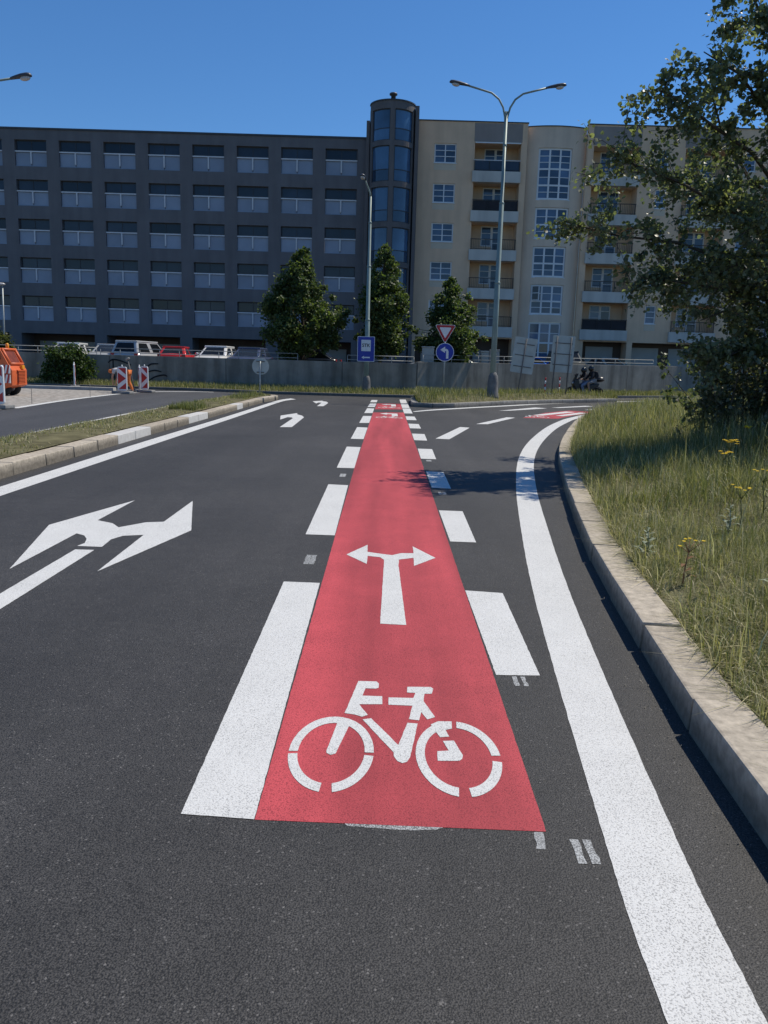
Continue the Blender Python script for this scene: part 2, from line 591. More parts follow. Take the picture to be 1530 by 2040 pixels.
for q in [[(-.65, 2.46), (-.402, 2.44), (-.43, 5.38), (-.68, 5.39)], [(-.69, 6.97), (-.43, 6.96), (-.46, 9.97), (-.71, 10.0)],
          [(-.71, 11.66), (-.453, 11.66), (-.465, 14.72), (-.72, 14.74)], [(-.72, 16.35), (-.46, 16.34), (-.455, 19.41), (-.71, 19.47)],
          [(-.71, 20.9), (-.455, 21.0), (-.45, 23.86), (-.70, 23.8)], [(-.71, 25.25), (-.45, 25.35), (-.445, 28.03), (-.69, 28.1)],
          [(-.70, 28.95), (-.44, 29.0), (-.42, 31.7), (-.67, 31.6)], [(-.69, 32.7), (-.43, 32.8), (-.42, 34.92), (-.67, 34.8)],
          [(.58, 3.78), (.80, 3.79), (.82, 5.26), (.57, 5.3)], [(.585, 6.85), (.81, 6.84), (.83, 8.36), (.58, 8.37)],
          [(.59, 9.97), (.83, 9.93), (.84, 11.51), (.59, 11.56)], [(.58, 13.14), (.83, 13.13), (.85, 14.74), (.585, 14.75)],
          [(.575, 16.45), (.84, 16.43), (.855, 18.01), (.575, 18.04)], [(.57, 19.6), (.84, 19.6), (.84, 21.1), (.57, 21.15)],
          [(.56, 22.6), (.84, 22.6), (.83, 24.2), (.56, 24.2)], [(.55, 25.7), (.82, 25.75), (.82, 28.7), (.54, 28.6)],
          [(.54, 29.0), (.81, 29.05), (.82, 32.4), (.54, 32.3)], [(.54, 32.7), (.81, 32.7), (.82, 36.2), (.54, 36.1)],
          [(1.04, 16.95), (1.33, 16.9), (2.1, 20.35), (1.87, 20.5)], [(2.41, 21.75), (2.74, 21.85), (4.0, 25.15), (3.74, 25.2)],
          [(4.0, 29.0), (4.45, 29.3), (6.3, 31.9), (5.9, 32.3)], [(6.6, 32.6), (6.95, 32.6), (8.9, 34.9), (8.6, 35.2)],
          [(7.7, 31.6), (8.1, 31.5), (10.4, 34.3), (10.0, 34.6)],
          [(4.85, 26.9), (5.15, 26.75), (6.9, 29.6), (6.6, 29.85)], [(5.6, 26.9), (5.85, 26.8), (7.3, 29.2), (7.0, 29.4)]]:
    mark('lane_dash', q)


def ribbon(pl, pr, name, z=0.002, mat=PW):
    n = len(pl)
    m = MB().add([(x, y, z) for x, y in pl] + [(x, y, z) for x, y in pr], [(i, n + i, n + i + 1, i + 1) for i in range(n - 1)])
    return obj(name, m.mesh(name, mat), road)


def resample(p, n):
    """smooth (Catmull-Rom) resampling of a plan polyline"""
    p = [Vector((a, b, 0)) for a, b in p]
    out_ = []
    k = len(p) - 1
    for j in range(n):
        t = j * k / (n - 1)
        i = min(int(t), k - 1)
        u = t - i
        p0, p1, p2, p3 = p[max(i - 1, 0)], p[i], p[i + 1], p[min(i + 2, k)]
        q = 0.5 * ((2 * p1) + (p2 - p0) * u + (2 * p0 - 5 * p1 + 4 * p2 - p3) * u * u + (3 * p1 - p0 - 3 * p2 + p3) * u ** 3)
        out_.append((q.x, q.y))
    return out_


RL = [(0.62, -3), (0.66, 0), (0.70, 1.64), (0.77, 2.61), (1.01, 5.07), (1.29, 7.36), (1.70, 10.3), (2.26, 13.6), (3.0, 16.9), (4.13, 21.0), (5.15, 24.1), (5.9, 26.0), (7.5, 29.4), (10, 33.6)]
RR = [(0.86, -3), (0.90, 0), (0.94, 1.65), (1.01, 2.62), (1.26, 5.05), (1.535, 7.25), (1.945, 10.2), (2.50, 13.45), (3.24, 16.7), (4.36, 20.75), (5.38, 23.85), (6.12, 25.8), (7.75, 29.2), (10.25, 33.4)]
def jit(p, a=.0008): return [(x + random.gauss(0, a), y) for x, y in p]


ribbon(jit(resample(RL, 420)), jit(resample(RR, 420)), 'edge_line')
LL = [(-4.40, -6), (-4.40, 9), (-4.40, 15), (-4.34, 21), (-4.33, 27), (-4.33, 30.4), (-4.28, 32.6), (-4.05, 34.0)]
LR = [(-4.11, -6), (-4.11, 9), (-4.10, 15), (-4.06, 21), (-4.06, 27), (-4.06, 30.2), (-4.0, 32.0), (-3.75, 33.3)]
ribbon(resample(LL, 40), resample(LR, 40), 'edge_line')
ML = [(0.86, 26.95), (1.75, 28.75), (4.55, 32.9), (7.35, 36.8), (10.6, 40.4), (15, 44.4)]
MR = [(0.9, 26.7), (1.95, 28.5), (4.75, 32.6), (7.55, 36.5), (10.8, 40.1), (15.2, 44.1)]
ribbon(resample(ML, 40), resample(MR, 40), 'edge_line')
OL = [(-10.55, 22.6), (-10.98, 27), (-11.15, 31), (-11.1, 34.5), (-10.6, 36.6), (-9.4, 37.9), (-8.2, 38.2)]
OR_ = [(-10.33, 22.6), (-10.76, 27), (-10.93, 31), (-10.9, 34.4), (-10.4, 36.3), (-9.2, 37.6), (-8.1, 37.95)]
ribbon(resample(OL, 30), resample(OR_, 30), 'edge_line', 0.010)

# double-headed lane arrow, single left arrows
arr = mark('turn_arrow', [(-2.66, 8.44), (-3.0, 7.05), (-2.64, 5.51), (-2.63, 6.73), (-2.54, 6.66), (-2.47, 6.53), (-2.43, 6.38), (-2.45, 6.27),
                          (-2.25, 6.26), (-2.27, 6.54), (-2.22, 6.69), (-2.06, 6.75), (-2.02, 5.51), (-1.71, 6.99), (-2.06, 8.51), (-2.05, 7.34),
                          (-2.2, 7.29), (-2.37, 7.03), (-2.48, 7.2), (-2.66, 7.32)])
mark('arrow_stem', [(-2.42, 6.15), (-2.27, 6.15), (-2.27, 3.1), (-2.42, 3.1)], arr)
mark('turn_arrow', [(-2.49, 18.78), (-2.22, 18.88), (-2.30, 22.4), (-2.42, 23.1), (-2.62, 23.6), (-2.69, 24.24), (-3.01, 22.87), (-2.81, 21.26), (-2.74, 22.3), (-2.62, 22.25), (-2.55, 21.9)])
mark('turn_arrow', [(-2.47, 28.5), (-2.25, 28.6), (-2.26, 31.0), (-2.40, 32.0), (-2.58, 32.3), (-2.61, 32.8), (-2.95, 32.0), (-2.67, 30.4), (-2.64, 31.2), (-2.52, 31.1)])
mark('turn_arrow', [(-.003, 4.53), (.15, 4.52), (.122, 5.95), (.13, 6.13), (.245, 6.2), (.24, 5.94), (.42, 6.22), (.25, 6.61), (.25, 6.36), (.15, 6.35), (.075, 6.27),
                    (.0, 6.3), (-.125, 6.36), (-.13, 6.62), (-.29, 6.25), (-.12, 5.96), (-.12, 6.22), (-.02, 6.19), (.012, 6.1)], road, 0.0095)
mark('turn_arrow', [(.15, 24.1), (.33, 24.1), (.33, 25.45), (.0, 25.45), (.0, 25.7), (-.22, 25.2), (.0, 24.75), (.0, 25.05), (.15, 25.05)], road, 0.0095)
mark('turn_arrow', [(.15, 29.9), (.33, 29.9), (.33, 31.45), (.0, 31.45), (.0, 31.7), (-.22, 31.2), (.0, 30.75), (.0, 31.05), (.15, 31.05)], road, 0.0095)

BIKE = {
    'fork': [(-.171, 3.193), (-.12, 3.164), (-.161, 2.915), (-.179, 2.902), (-.196, 2.916), (-.199, 2.935)],
    'handlebar': [(-.099, 3.651), (-.011, 3.651), (0, 3.625), (-.001, 3.576), (-.014, 3.564), (-.062, 3.565), (-.074, 3.479), (.017, 3.479), (.018, 3.39), (-.085, 3.383), (-.044, 3.274), (-.069, 3.254), (-.101, 3.274), (-.146, 3.286)],
    'saddle': [(.046, 3.467), (.16, 3.469), (.171, 3.528), (.132, 3.53), (.135, 3.597), (.247, 3.603), (.257, 3.582), (.247, 3.523), (.213, 3.521), (.205, 3.437), (.248, 3.272), (.213, 3.246), (.19, 3.319), (.177, 3.234), (.133, 3.244), (.153, 3.384), (.046, 3.386)],
    'frame': [(-.066, 3.227), (-.029, 3.242), (.085, 3.0), (.126, 3.207), (.17, 3.203), (.13, 2.903), (.117, 2.865), (.099, 2.853), (.08, 2.868), (.066, 2.906), (.066, 2.937)],
    'stay': [(.225, 3.198), (.259, 3.231), (.317, 3.233), (.313, 3.164), (.285, 3.15), (.296, 3.089), (.258, 3.08), (.242, 3.133)],
    'chain': [(.267, 3.048), (.312, 3.054), (.338, 2.931), (.332, 2.9), (.32, 2.885), (.236, 2.88), (.239, 2.958), (.285, 2.966)]}


def arc_poly(c, rx, ry, wx, wy, a0, a1, n=18):
    o1 = [(c[0] + rx * math.cos(R(a0 + (a1 - a0) * i / n)), c[1] + ry * math.sin(R(a0 + (a1 - a0) * i / n))) for i in range(n + 1)]
    i1 = [(c[0] + (rx - wx) * math.cos(R(a0 + (a1 - a0) * i / n)), c[1] + (ry - wy) * math.sin(R(a0 + (a1 - a0) * i / n))) for i in range(n + 1)]
    return o1, i1


def arc_mark(parent, z, *a):
    o1, i1 = arc_poly(*a)
    n = len(o1)
    m = MB().add([(x, y, z) for x, y in o1 + i1], [(i, i + 1, n + i + 1, n + i) for i in range(n - 1)])
    return obj('wheel_arc', m.mesh('wheel_arc', PW), parent)


def bicycle(dx, dy, sx, sy, ox=0.075, oy=2.62):
    def T(p): return [((x - ox) * sx + ox + dx, (y - oy) * sy + oy + dy) for x, y in p]
    fr = mark('bicycle_symbol', T(BIKE['frame']), road, 0.0095)
    for k in ('fork', 'handlebar', 'saddle', 'stay', 'chain'):
        mark(k, T(BIKE[k]), fr, 0.0095)
    for cx_, cy_, rx, ry, segs in ((-.179, 2.935, .167, .312, ((-1, 182), (186, 262), (278, 354))), (.319, 2.925, .167, .308, ((95, 262), (278, 352), (2, 84)))):
        c = T([(cx_, cy_)])[0]
        for a0, a1 in segs:
            arc_mark(fr, 0.0029, c, rx * sx, ry * sy, .036 * sx, .062 * sy, a0, a1)


bicycle(0, 0, 1, 1)
bicycle(0.0, 20.45, .95, .95)
bicycle(0.0, 26.0, .95, .95)
bicycle(4.75, 22.95, .9, 1.1)
for x, y, l, wd in [(.668, 2.315, .13, .035), (.688, 3.71, .12, .03), (-.56, 6.05, .30, .05), (-.577, 10.88, .3, .05), (.693, 9.55, .2, .06), (.699, 12.9, .2, .05)]:
    for s_ in (-1, 1):
        mark('survey_mark', [(x + s_ * .021 - wd * .4, y - l / 2), (x + s_ * .021 + wd * .4, y - l / 2), (x + s_ * .021 + wd * .4, y + l / 2), (x + s_ * .021 - wd * .4, y + l / 2)], road, 0.006, PF)
mark('survey_mark', [(.515, 2.32), (.545, 2.32), (.555, 2.415), (.525, 2.415)], road, 0.006, PF)
mark('survey_mark', [(-.09, 2.418), (.05, 2.408), (.2, 2.412), (.225, 2.425), (.22, 2.45), (-.11, 2.45)], road, 0.003, PF)

# ------------------------------------------------------------------ kerbs
KX = [(1.02, -8), (1.10, -2), (1.17, 0.6), (1.26, 2.37), (1.31, 3.16), (1.38, 3.82), (1.47, 4.63), (1.61, 5.9), (1.77, 6.98), (2.12, 9.2), (2.44, 11.0),
      (2.88, 13.4), (3.38, 15.6), (4.3, 19.1), (5.3, 22.65), (6.2, 25.3), (7.8, 29.0), (10.5, 33.4), (15, 38.7), (24, 47)]


def polyline_steps(p, step):
    p = [Vector((a, b, 0)) for a, b in p]
    out_ = [p[0]]
    need = step
    for a, b in zip(p[:-1], p[1:]):
        L = (b - a).length
        pos = 0.0
        while L - pos >= need:
            pos += need
            out_.append(a.lerp(b, pos / L))
            need = step
        need -= (L - pos)
    return out_


def kerb_run(name, pts, width, height, mat, side=1, step=1.0, alt=None, sub=-0.12):
    """kerb stones along a plan polyline; width is laid off to one side"""
    pl = polyline_steps(pts, step)
    root = MB()
    holder = None
    n = len(pl)
    nor = []
    for i in range(n):
        d = (pl[min(i + 1, n - 1)] - pl[max(i - 1, 0)]).normalized()
        nor.append(Vector((d.y, -d.x, 0)) * side)
    for i in range(n - 1):
        a, b = pl[i], pl[i + 1]
        e = (b - a).normalized() * 0.009
        jit = random.uniform(-.006, .006)
        A, B = a + e + nor[i] * jit, b - e + nor[i] * jit
        C, D = B + nor[i + 1] * width, A + nor[i] * width
        zt = height + random.uniform(-.006, .006)
        bat = 0.012
        A2, B2 = A + nor[i] * bat, B + nor[i + 1] * bat
        c0 = (A + B + C + D) / 4
        m = MB().add([(p.x - c0.x, p.y - c0.y, z) for p, z in ((A, sub), (B, sub), (C, sub), (D, sub), (A2, zt), (B2, zt), (C, zt), (D, zt))],
                     [(0, 3, 2, 1), (4, 5, 6, 7), (0, 1, 5, 4), (1, 2, 6, 5), (2, 3, 7, 6), (3, 0, 4, 7)])
        mm = alt(c0) if alt else mat
        me = m.mesh('kerb_stone', mm, False, 0.012, 2)
        if holder is None:
            holder = obj(name, me, None, (c0.x, c0.y, 0))
            holder['kind'] = 'structure'
        else:
            obj('kerb_stone', me, holder, (c0.x, c0.y, 0))
    return holder


kpts = resample([p for p in KX if p[1] < 40], 120)
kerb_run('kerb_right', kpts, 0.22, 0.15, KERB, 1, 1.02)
LK = [(-4.66, -6), (-4.66, 10), (-4.68, 16), (-4.63, 22), (-4.62, 27), (-4.58, 30.5), (-4.42, 32.2)]


def lk_mat(c):
    for a, b in ((14.3, 15.7), (19.3, 20.6), (25.2, 26.5)):
        if a < c.y < b: return KERBW
    return KERB


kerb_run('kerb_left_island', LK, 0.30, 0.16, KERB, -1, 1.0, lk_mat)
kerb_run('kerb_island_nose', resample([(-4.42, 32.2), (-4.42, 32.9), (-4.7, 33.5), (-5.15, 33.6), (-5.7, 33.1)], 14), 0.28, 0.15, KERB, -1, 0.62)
kerb_run('kerb_island_back', [(-6.62, -4), (-6.62, 12), (-6.74, 16), (-6.80, 21), (-6.76, 25), (-6.5, 30), (-5.9, 33)], 0.22, 0.06, KERBW, 1, 1.0)
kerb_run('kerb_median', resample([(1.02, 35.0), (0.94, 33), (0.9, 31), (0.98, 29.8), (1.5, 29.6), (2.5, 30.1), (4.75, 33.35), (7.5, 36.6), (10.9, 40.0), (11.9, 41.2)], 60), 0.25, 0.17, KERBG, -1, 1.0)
FK = [(-40, 39.6), (-13.1, 39.25), (-9.2, 39.2), (-7.0, 38.6), (-5.0, 38.0), (1.05, 38.3), (4, 40.1), (8, 43.2), (11, 45.3), (16, 49.0), (24, 55)]
m = MB()
pl = polyline_steps(resample(FK, 80), 1.0)
nn = len(pl)
vv, ff = [], []
for i, p in enumerate(pl):
    d = (pl[min(i + 1, nn - 1)] - pl[max(i - 1, 0)]).normalized()
    n_ = Vector((-d.y, d.x, 0)) * 0.2
    vv += [(p.x, p.y, -0.1), (p.x, p.y, 0.13), (p.x + n_.x, p.y + n_.y, 0.13), (p.x + n_.x, p.y + n_.y, -0.1)]
for i in range(nn - 1):
    a = i * 4
    ff += [(a, a + 4, a + 5, a + 1), (a + 1, a + 5, a + 6, a + 2), (a + 2, a + 6, a + 7, a + 3)]
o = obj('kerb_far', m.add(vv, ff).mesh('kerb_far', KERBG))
o['kind'] = 'structure'
o = obj('kerb_roadworks', MB().box(-40, -12.3, 36.35, 36.75, -.05, .14).mesh('kerb_roadworks', CONCL, False, .015))
o['kind'] = 'structure'


# ------------------------------------------------------------------ verges (earth) and grass
def verge_right_z(x, y):
    d = np.maximum(0, x - np.interp(y, [p[1] for p in KX], [p[0] for p in KX]) - 0.2)
    return 0.135 + 0.42 * (1 - np.exp(-d / 3.2)) + 0.03 * np.sin(x * 1.7 + y * 0.9) * np.minimum(d, 1)


def grid_mesh(name, us, vs_, fn, mat):
    U, Vv = np.meshgrid(us, vs_, indexing='ij')
    P = fn(U.ravel(), Vv.ravel())
    nu, nv = len(us), len(vs_)
    I = np.arange(nu * nv).reshape(nu, nv)
    a, b, c, d = I[:-1, :-1].ravel(), I[1:, :-1].ravel(), I[1:, 1:].ravel(), I[:-1, 1:].ravel()
    T = np.concatenate([np.stack([a, b, c], 1), np.stack([a, c, d], 1)])
    return fast_mesh(name, P, T, None, mat, True)


def vr_fn(d, y):
    x = np.interp(y, [p[1] for p in KX], [p[0] for p in KX]) + 0.2 + d
    return np.stack([x, y, verge_right_z(x, y)], 1)


o = obj('verge_right', grid_mesh('verge_right', np.concatenate([np.linspace(0, 4, 25), np.linspace(4.5, 40, 20)]), np.linspace(-8, 46, 110), vr_fn, SOIL))
o['kind'] = 'structure'


def li_z(x, y):
    c = np.clip((x + 5.65) / 0.9, -1, 1)
    return 0.15 - 0.05 * np.clip(-(x + 5.2), 0, 1.4) + 0.07 * (1 - c * c)


def li_fn(u, y):
    x0 = np.interp(y, [-6, 12, 16, 21, 25, 30, 33.2], [-6.40, -6.40, -6.52, -6.58, -6.54, -6.28, -5.5])
    x1 = np.interp(y, [-6, 22, 30.5, 33.2], [-4.95, -4.93, -4.86, -4.75])
    x = x0 + (x1 - x0) * u
    return np.stack([x, y, li_z(x, y)], 1)


o = obj('verge_left_island', grid_mesh('verge_left_island', np.linspace(0, 1, 9), np.linspace(-6, 33.3, 60), li_fn, SOIL))
o['kind'] = 'structure'

MEDF = resample([(1.2, 34.9), (1.14, 33), (1.12, 31), (1.2, 30.0), (1.5, 29.85), (2.4, 30.35), (4.6, 33.5), (7.35, 36.75), (10.75, 40.15), (11.7, 41.3)], 60)
MEDB = resample([(1.2, 35.0), (1.3, 35.1), (1.45, 35.2), (1.7, 35.4), (2.2, 35.75), (3, 36.2), (5, 37.8), (7.5, 39.7), (10, 41.4), (11.7, 41.5)], 60)
mf, mb = np.array(MEDF), np.array(MEDB)


def med_pt(u, v):
    i = np.clip(v, 0, 1) * 59
    f = np.stack([np.interp(i, np.arange(60), mf[:, k]) for k in (0, 1)], 1)
    b_ = np.stack([np.interp(i, np.arange(60), mb[:, k]) for k in (0, 1)], 1)
    p = f + (b_ - f) * u[:, None]
    hgt = 0.15 + 0.26 * np.sin(np.pi * np.clip(u, 0, 1)) ** 0.7 * np.clip(np.minimum(v, 1 - v) * 6, 0, 1)
    return np.concatenate([p, hgt[:, None]], 1)


o = obj('verge_median', grid_mesh('verge_median', np.linspace(0, 1, 13), np.linspace(0, 1, 60), med_pt, SOIL))
o['kind'] = 'structure'
fk = np.array(resample(FK, 80))
WALLP = [(-45, 41.7), (1.5, 41.7), (16.0, 52.2), (27, 60.1)]


def wall_y(x):
    return np.interp(x, [p[0] for p in WALLP], [p[1] for p in WALLP])


def fv_fn(u, x):
    y0 = np.interp(x, fk[:, 0], fk[:, 1]) + 0.19
    y = y0 + (wall_y(x) + 0.1 - y0) * u
    return np.stack([x, y, 0.12 + 0.1 * u], 1)


o = obj('verge_far', grid_mesh('verge_far', np.linspace(0, 1, 6), np.linspace(-40, 23.5, 120), fv_fn, SOIL))
o['kind'] = 'structure'


def grass(name, P, h0, h1, wd, pal, label, lean=0.6, flat=0.25, dark=0.35):
    n = len(P)
    hgt = h0 + (h1 - h0) * rng.random(n) ** 1.6
    az = rng.random(n) * 2 * np.pi
    ln = hgt * (lean * rng.random(n) + (rng.random(n) < flat) * 0.9)
    dx, dy = np.cos(az), np.sin(az)
    sx, sy = -np.sin(az + rng.normal(0, .5, n)), np.cos(az)
    wv = wd * (0.6 + 0.8 * rng.random(n))
    up = np.sqrt(np.maximum(hgt ** 2 - (ln * .8) ** 2, (hgt * .25) ** 2))
    base = P
    mid = base + np.stack([dx * ln * 0.35, dy * ln * 0.35, up * 0.62], 1)
    tip = base + np.stack([dx * ln, dy * ln, up * np.where(ln > hgt * .8, .75, 1.0)], 1)
    S = np.stack([sx * wv, sy * wv, np.zeros(n)], 1)
    V = np.stack([base - S, base + S, mid - S * .75, mid + S * .75, tip], 1).reshape(-1, 3)
    k = np.arange(n)[:, None] * 5
    T = np.concatenate([k + np.array([[0, 1, 3]]), k + np.array([[0, 3, 2]]), k + np.array([[2, 3, 4]])])
    pal = np.array(pal)
    ci = rng.choice(len(pal), n, p=None)
    c = pal[ci] * (0.75 + 0.5 * rng.random(n))[:, None]
    cols = np.repeat(c[:, None, :], 5, 1)
    cols = cols.reshape(-1, 3)
    o = obj(name, fast_mesh(name, V, T, cols, GRASS))
    tag(o, label, 'grass', None, 'stuff')
    return o


GREEN = [(.18, .19, .07), (.16, .18, .065), (.24, .235, .11), (.28, .265, .14), (.12, .14, .045)]
DRY = [(.42, .37, .21), (.46, .41, .25), (.34, .30, .16), (.5, .46, .3)]


def pts_right(n, ylo, yhi, dmax, power=1.0, dmin=0.0):
    y = ylo + (yhi - ylo) * rng.random(n)
    d = dmin + (dmax - dmin) * rng.random(n) ** power
    x = np.interp(y, [p[1] for p in KX], [p[0] for p in KX]) + 0.22 + d
    # patchy density
    keep = rng.random(n) < 0.55 + 0.45 * np.sin(x * 2.3 + np.sin(y * 1.9) * 1.7) * np.sin(y * 1.3 + x)
    x, y = x[keep], y[keep]
    return np.stack([x, y, verge_right_z(x, y) - .01], 1)


grass('grass_right_near', pts_right(130000, 2.0, 7.5, 3.6), .05, .21, .0018, GREEN * 3 + DRY * 2, 'olive green unmown grass behind the right kerb in the foreground', 1.3, .45)
grass('grass_right_short', pts_right(140000, 2.2, 6.6, 2.3), .03, .12, .0018, GREEN * 3 + DRY, 'short dense turf filling the verge next to the nearest kerb stones', 1.5, .5)
grass('grass_right_middle', pts_right(130000, 7.5, 15.5, 6.5), .09, .34, .003, GREEN * 3 + DRY, 'tall green grass in the shade of the aspen tree', 1.0, .35)
grass('grass_right_rear', pts_right(70000, 15.5, 34, 9), .13, .46, .006, GREEN * 2 + DRY * 2, 'tall yellowing grass where the right kerb bends away', .6, .2)
yy_ = 11.3 + 1.6 * rng.random(5200)
xx_ = 4.7 + 5 * rng.random(5200)
grass('grass_right_shrub_foot', np.stack([xx_, yy_, verge_right_z(xx_, yy_) - .01], 1), .3, .75, .0035, GREEN * 3 + DRY, 'high grass growing up into the foot of the dense shrub', .8, .15)
grass('grass_right_dry_edge', pts_right(42000, 3.5, 27, .6, 1.5), .06, .24, .003, DRY * 3 + GREEN, 'dry straw coloured grass fringe along the right kerb', 1.2, .5)
grass('grass_right_tall_stalks', pts_right(1800, 3.2, 20, 6, 1.0, .3), .28, .6, .003, DRY + [(.3, .29, .15)], 'thin dry seed stalks standing above the right verge grass', .7, .1)
P = li_fn(rng.random(30000), -2 + 35.0 * rng.random(30000) ** .9)
kp = rng.random(len(P)) < .35 + .5 * np.sin(P[:, 1] * 1.1) * np.sin(P[:, 0] * 3 + P[:, 1] * .6)
grass('grass_left_island', P[kp], .02, .085, .006, GREEN + DRY, 'short patchy grass on the left traffic island', 1.0, .4)
tl = rng.random(1500)
P = li_fn(.55 + .4 * rng.random(1500), np.where(tl < .5, 21 + 2 * rng.random(1500) ** 2, 28 + 4 * rng.random(1500)))
grass('grass_left_tufts', P, .08, .26, .006, GREEN, 'taller green tufts towards the tip of the left island', .6, .1)
grass('grass_median', med_pt(rng.random(9000), rng.random(9000)), .12, .36, .008, GREEN * 2 + DRY, 'long grass on the raised median by the double lamp post', .5, .15)
xx = -30 + 50 * rng.random(42000)
grass('grass_far_verge', fv_fn(rng.random(42000), xx), .08, .30, .009, GREEN * 3 + DRY, 'grass strip at the foot of the concrete retaining wall', .5, .15)

gy = 1.2 + 26 * rng.random(900) ** 1.4
gx = np.interp(gy, [p[1] for p in KX], [p[0] for p in KX]) - .02 - np.abs(rng.normal(0, .07, 900))
gs = .002 + .005 * rng.random(900) ** 3
tet = np.array([(0, 0, 1), (.9, 0, -.2), (-.5, .8, -.2), (-.5, -.8, -.2)])
V = (np.stack([gx, gy, np.full(900, .003)], 1)[:, None, :] + tet[None] * gs[:, None, None] * (.6 + .8 * rng.random((900, 4, 1)))).reshape(-1, 3)
T = (np.arange(900)[:, None, None] * 4 + np.array([(0, 1, 2), (0, 2, 3), (0, 3, 1)])[None]).reshape(-1, 3)
o = obj('kerb_grit', fast_mesh('kerb_grit', V, T, None, KERBG))
tag(o, 'fine loose grit lying in the gutter of the right kerb', 'grit', None, 'stuff')

# ------------------------------------------------------------------ upper street and retaining wall
def up_z(x):
    return 0.82 + 0.022 * np.maximum(0, x)


def us_fn(u, x):
    y = wall_y(x) + 0.2
    y = y + (64 - y) * u
    return np.stack([x, y, up_z(x)], 1)


o = obj('upper_street', grid_mesh('upper_street', np.linspace(0, 1, 4), np.linspace(-45, 32, 60), us_fn, A_UP))
o['kind'] = 'structure'

wall = empty('retaining_wall', (-10, 41.7, 0), 'long weathered grey concrete retaining wall below the parked cars', 'wall')
x = -44.0
while x < 1.4:
    x2 = min(x + 5.95, 1.46)
    obj('wall_panel', MB().box(x + .012, x2 - .012, 41.7 + random.uniform(-.012, .012), 42.0, -.1, 1.60).mesh('wall_panel', CONC, False, .012), wall)
    x = x2
obj('wall_joint_core', MB().box(-44, 1.4, 41.76, 41.98, -.1, 1.57).mesh('wall_joint_core', CONC), wall)
d_ = Vector((14.5, 10.5, 0)).normalized()
ang = math.atan2(d_.y, d_.x)
ww = empty('retaining_wall', (1.5, 41.7, 0), 'angled concrete retaining wall behind the median and motorcycle', 'wall')
s_ = 0.0
while s_ < 30:
    L = 5.6
    z0, z1 = 1.70 + .0125 * s_, 1.70 + .0125 * (s_ + L)
    Mx = Matrix.Translation((1.5, 41.7, 0)) @ Matrix.Rotation(ang, 4, 'Z')
    mm = MB()
    p = [(s_ + .012, 0, -.1), (s_ + L - .012, 0, -.1), (s_ + L - .012, .3, -.1), (s_ + .012, .3, -.1), (s_ + .012, 0, z0), (s_ + L - .012, 0, z1), (s_ + L - .012, .3, z1), (s_ + .012, .3, z0)]
    mm.add([Mx @ Vector(q) for q in p], [(0, 3, 2, 1), (4, 5, 6, 7), (0, 1, 5, 4), (1, 2, 6, 5), (2, 3, 7, 6), (3, 0, 4, 7)])
    obj('wall_panel', mm.mesh('wall_panel', CONC, False, .012), ww)
    s_ += L
obj('wall_joint_core', MB().box(.02, 33, .06, .28, -.1, 1.66, Mx).mesh('wall_joint_core', CONC), ww)


def stroke(pts, wd, parent, y=41.672):
    pts = resample(pts, 16)
    v_, f_ = [], []
    for i, (a, b) in enumerate(pts):
        p0, p1 = pts[max(i - 1, 0)], pts[min(i + 1, len(pts) - 1)]
        d = Vector((p1[0] - p0[0], p1[1] - p0[1])).normalized()
        wv = wd * (.7 + .4 * math.sin(3 * i / 15))
        v_ += [(a - d.y * wv, y, b + d.x * wv), (a + d.y * wv, y, b - d.x * wv)]
    f_ = [(2 * i, 2 * i + 1, 2 * i + 3, 2 * i + 2) for i in range(len(pts) - 1)]
    return obj('graffiti_stroke', MB().add(v_, f_).mesh('graffiti_stroke', SPRAY), parent)


for st in [[(-14.32, 1.2), (-14.1, 1.36), (-13.7, 1.32), (-13.15, 1.12)], [(-14.06, 1.34), (-14.06, .9), (-13.99, .35)],
           [(-12.3, 1.08), (-12.1, 1.2), (-11.75, 1.22)], [(-12.3, .80), (-11.95, .88), (-11.6, .82)], [(-12.3, .32), (-11.95, .55), (-11.5, .66), (-11.3, .6)]]:
    stroke(st, .035, wall)


def handrail(label, pts, posts=1.03, z0=lambda s: 1.58, h=.36):
    A, B = Vector(pts[0]), Vector(pts[1])
    L = (B - A).length
    e = (B - A).normalized()
    root = empty('handrail', A, label, 'handrail')
    for dz in (h, h - .22):
        obj('rail', MB().tube([A + Vector((0, 0, z0(0) + dz)), B + Vector((0, 0, z0(L) + dz))], .018, 8).mesh('rail', RAILS, True), root)
    n = max(1, int(round(L / posts)))
    for i in range(n + 1):
        p = A + e * (L * i / n)
        zz = z0(L * i / n)
        obj('post', MB().tube([(p.x, p.y, zz - .1), (p.x, p.y, zz + h - .02)], .016, 8).mesh('post', RAILS, True), root)


handrail('two bar grey handrail on the wall above the roadworks', ((-30, 41.85, 0), (-14.95, 41.85, 0)))
handrail('two bar grey handrail in front of the red and white cars', ((-14.75, 41.85, 0), (-4.65, 41.85, 0)))
handrail('two bar grey handrail behind the blue inspection sign', ((-2.1, 41.85, 0), (1.3, 41.85, 0)))
nrm = Vector((-d_.y, d_.x, 0))
PA = Vector((1.7, 41.7, 0)) + d_ * .2 + nrm * .15
PB = PA + d_ * 19.0
handrail('two bar pale handrail along the angled wall behind the median', (PA, PB), 2.0, lambda s: 1.69 + .0125 * s, .38)


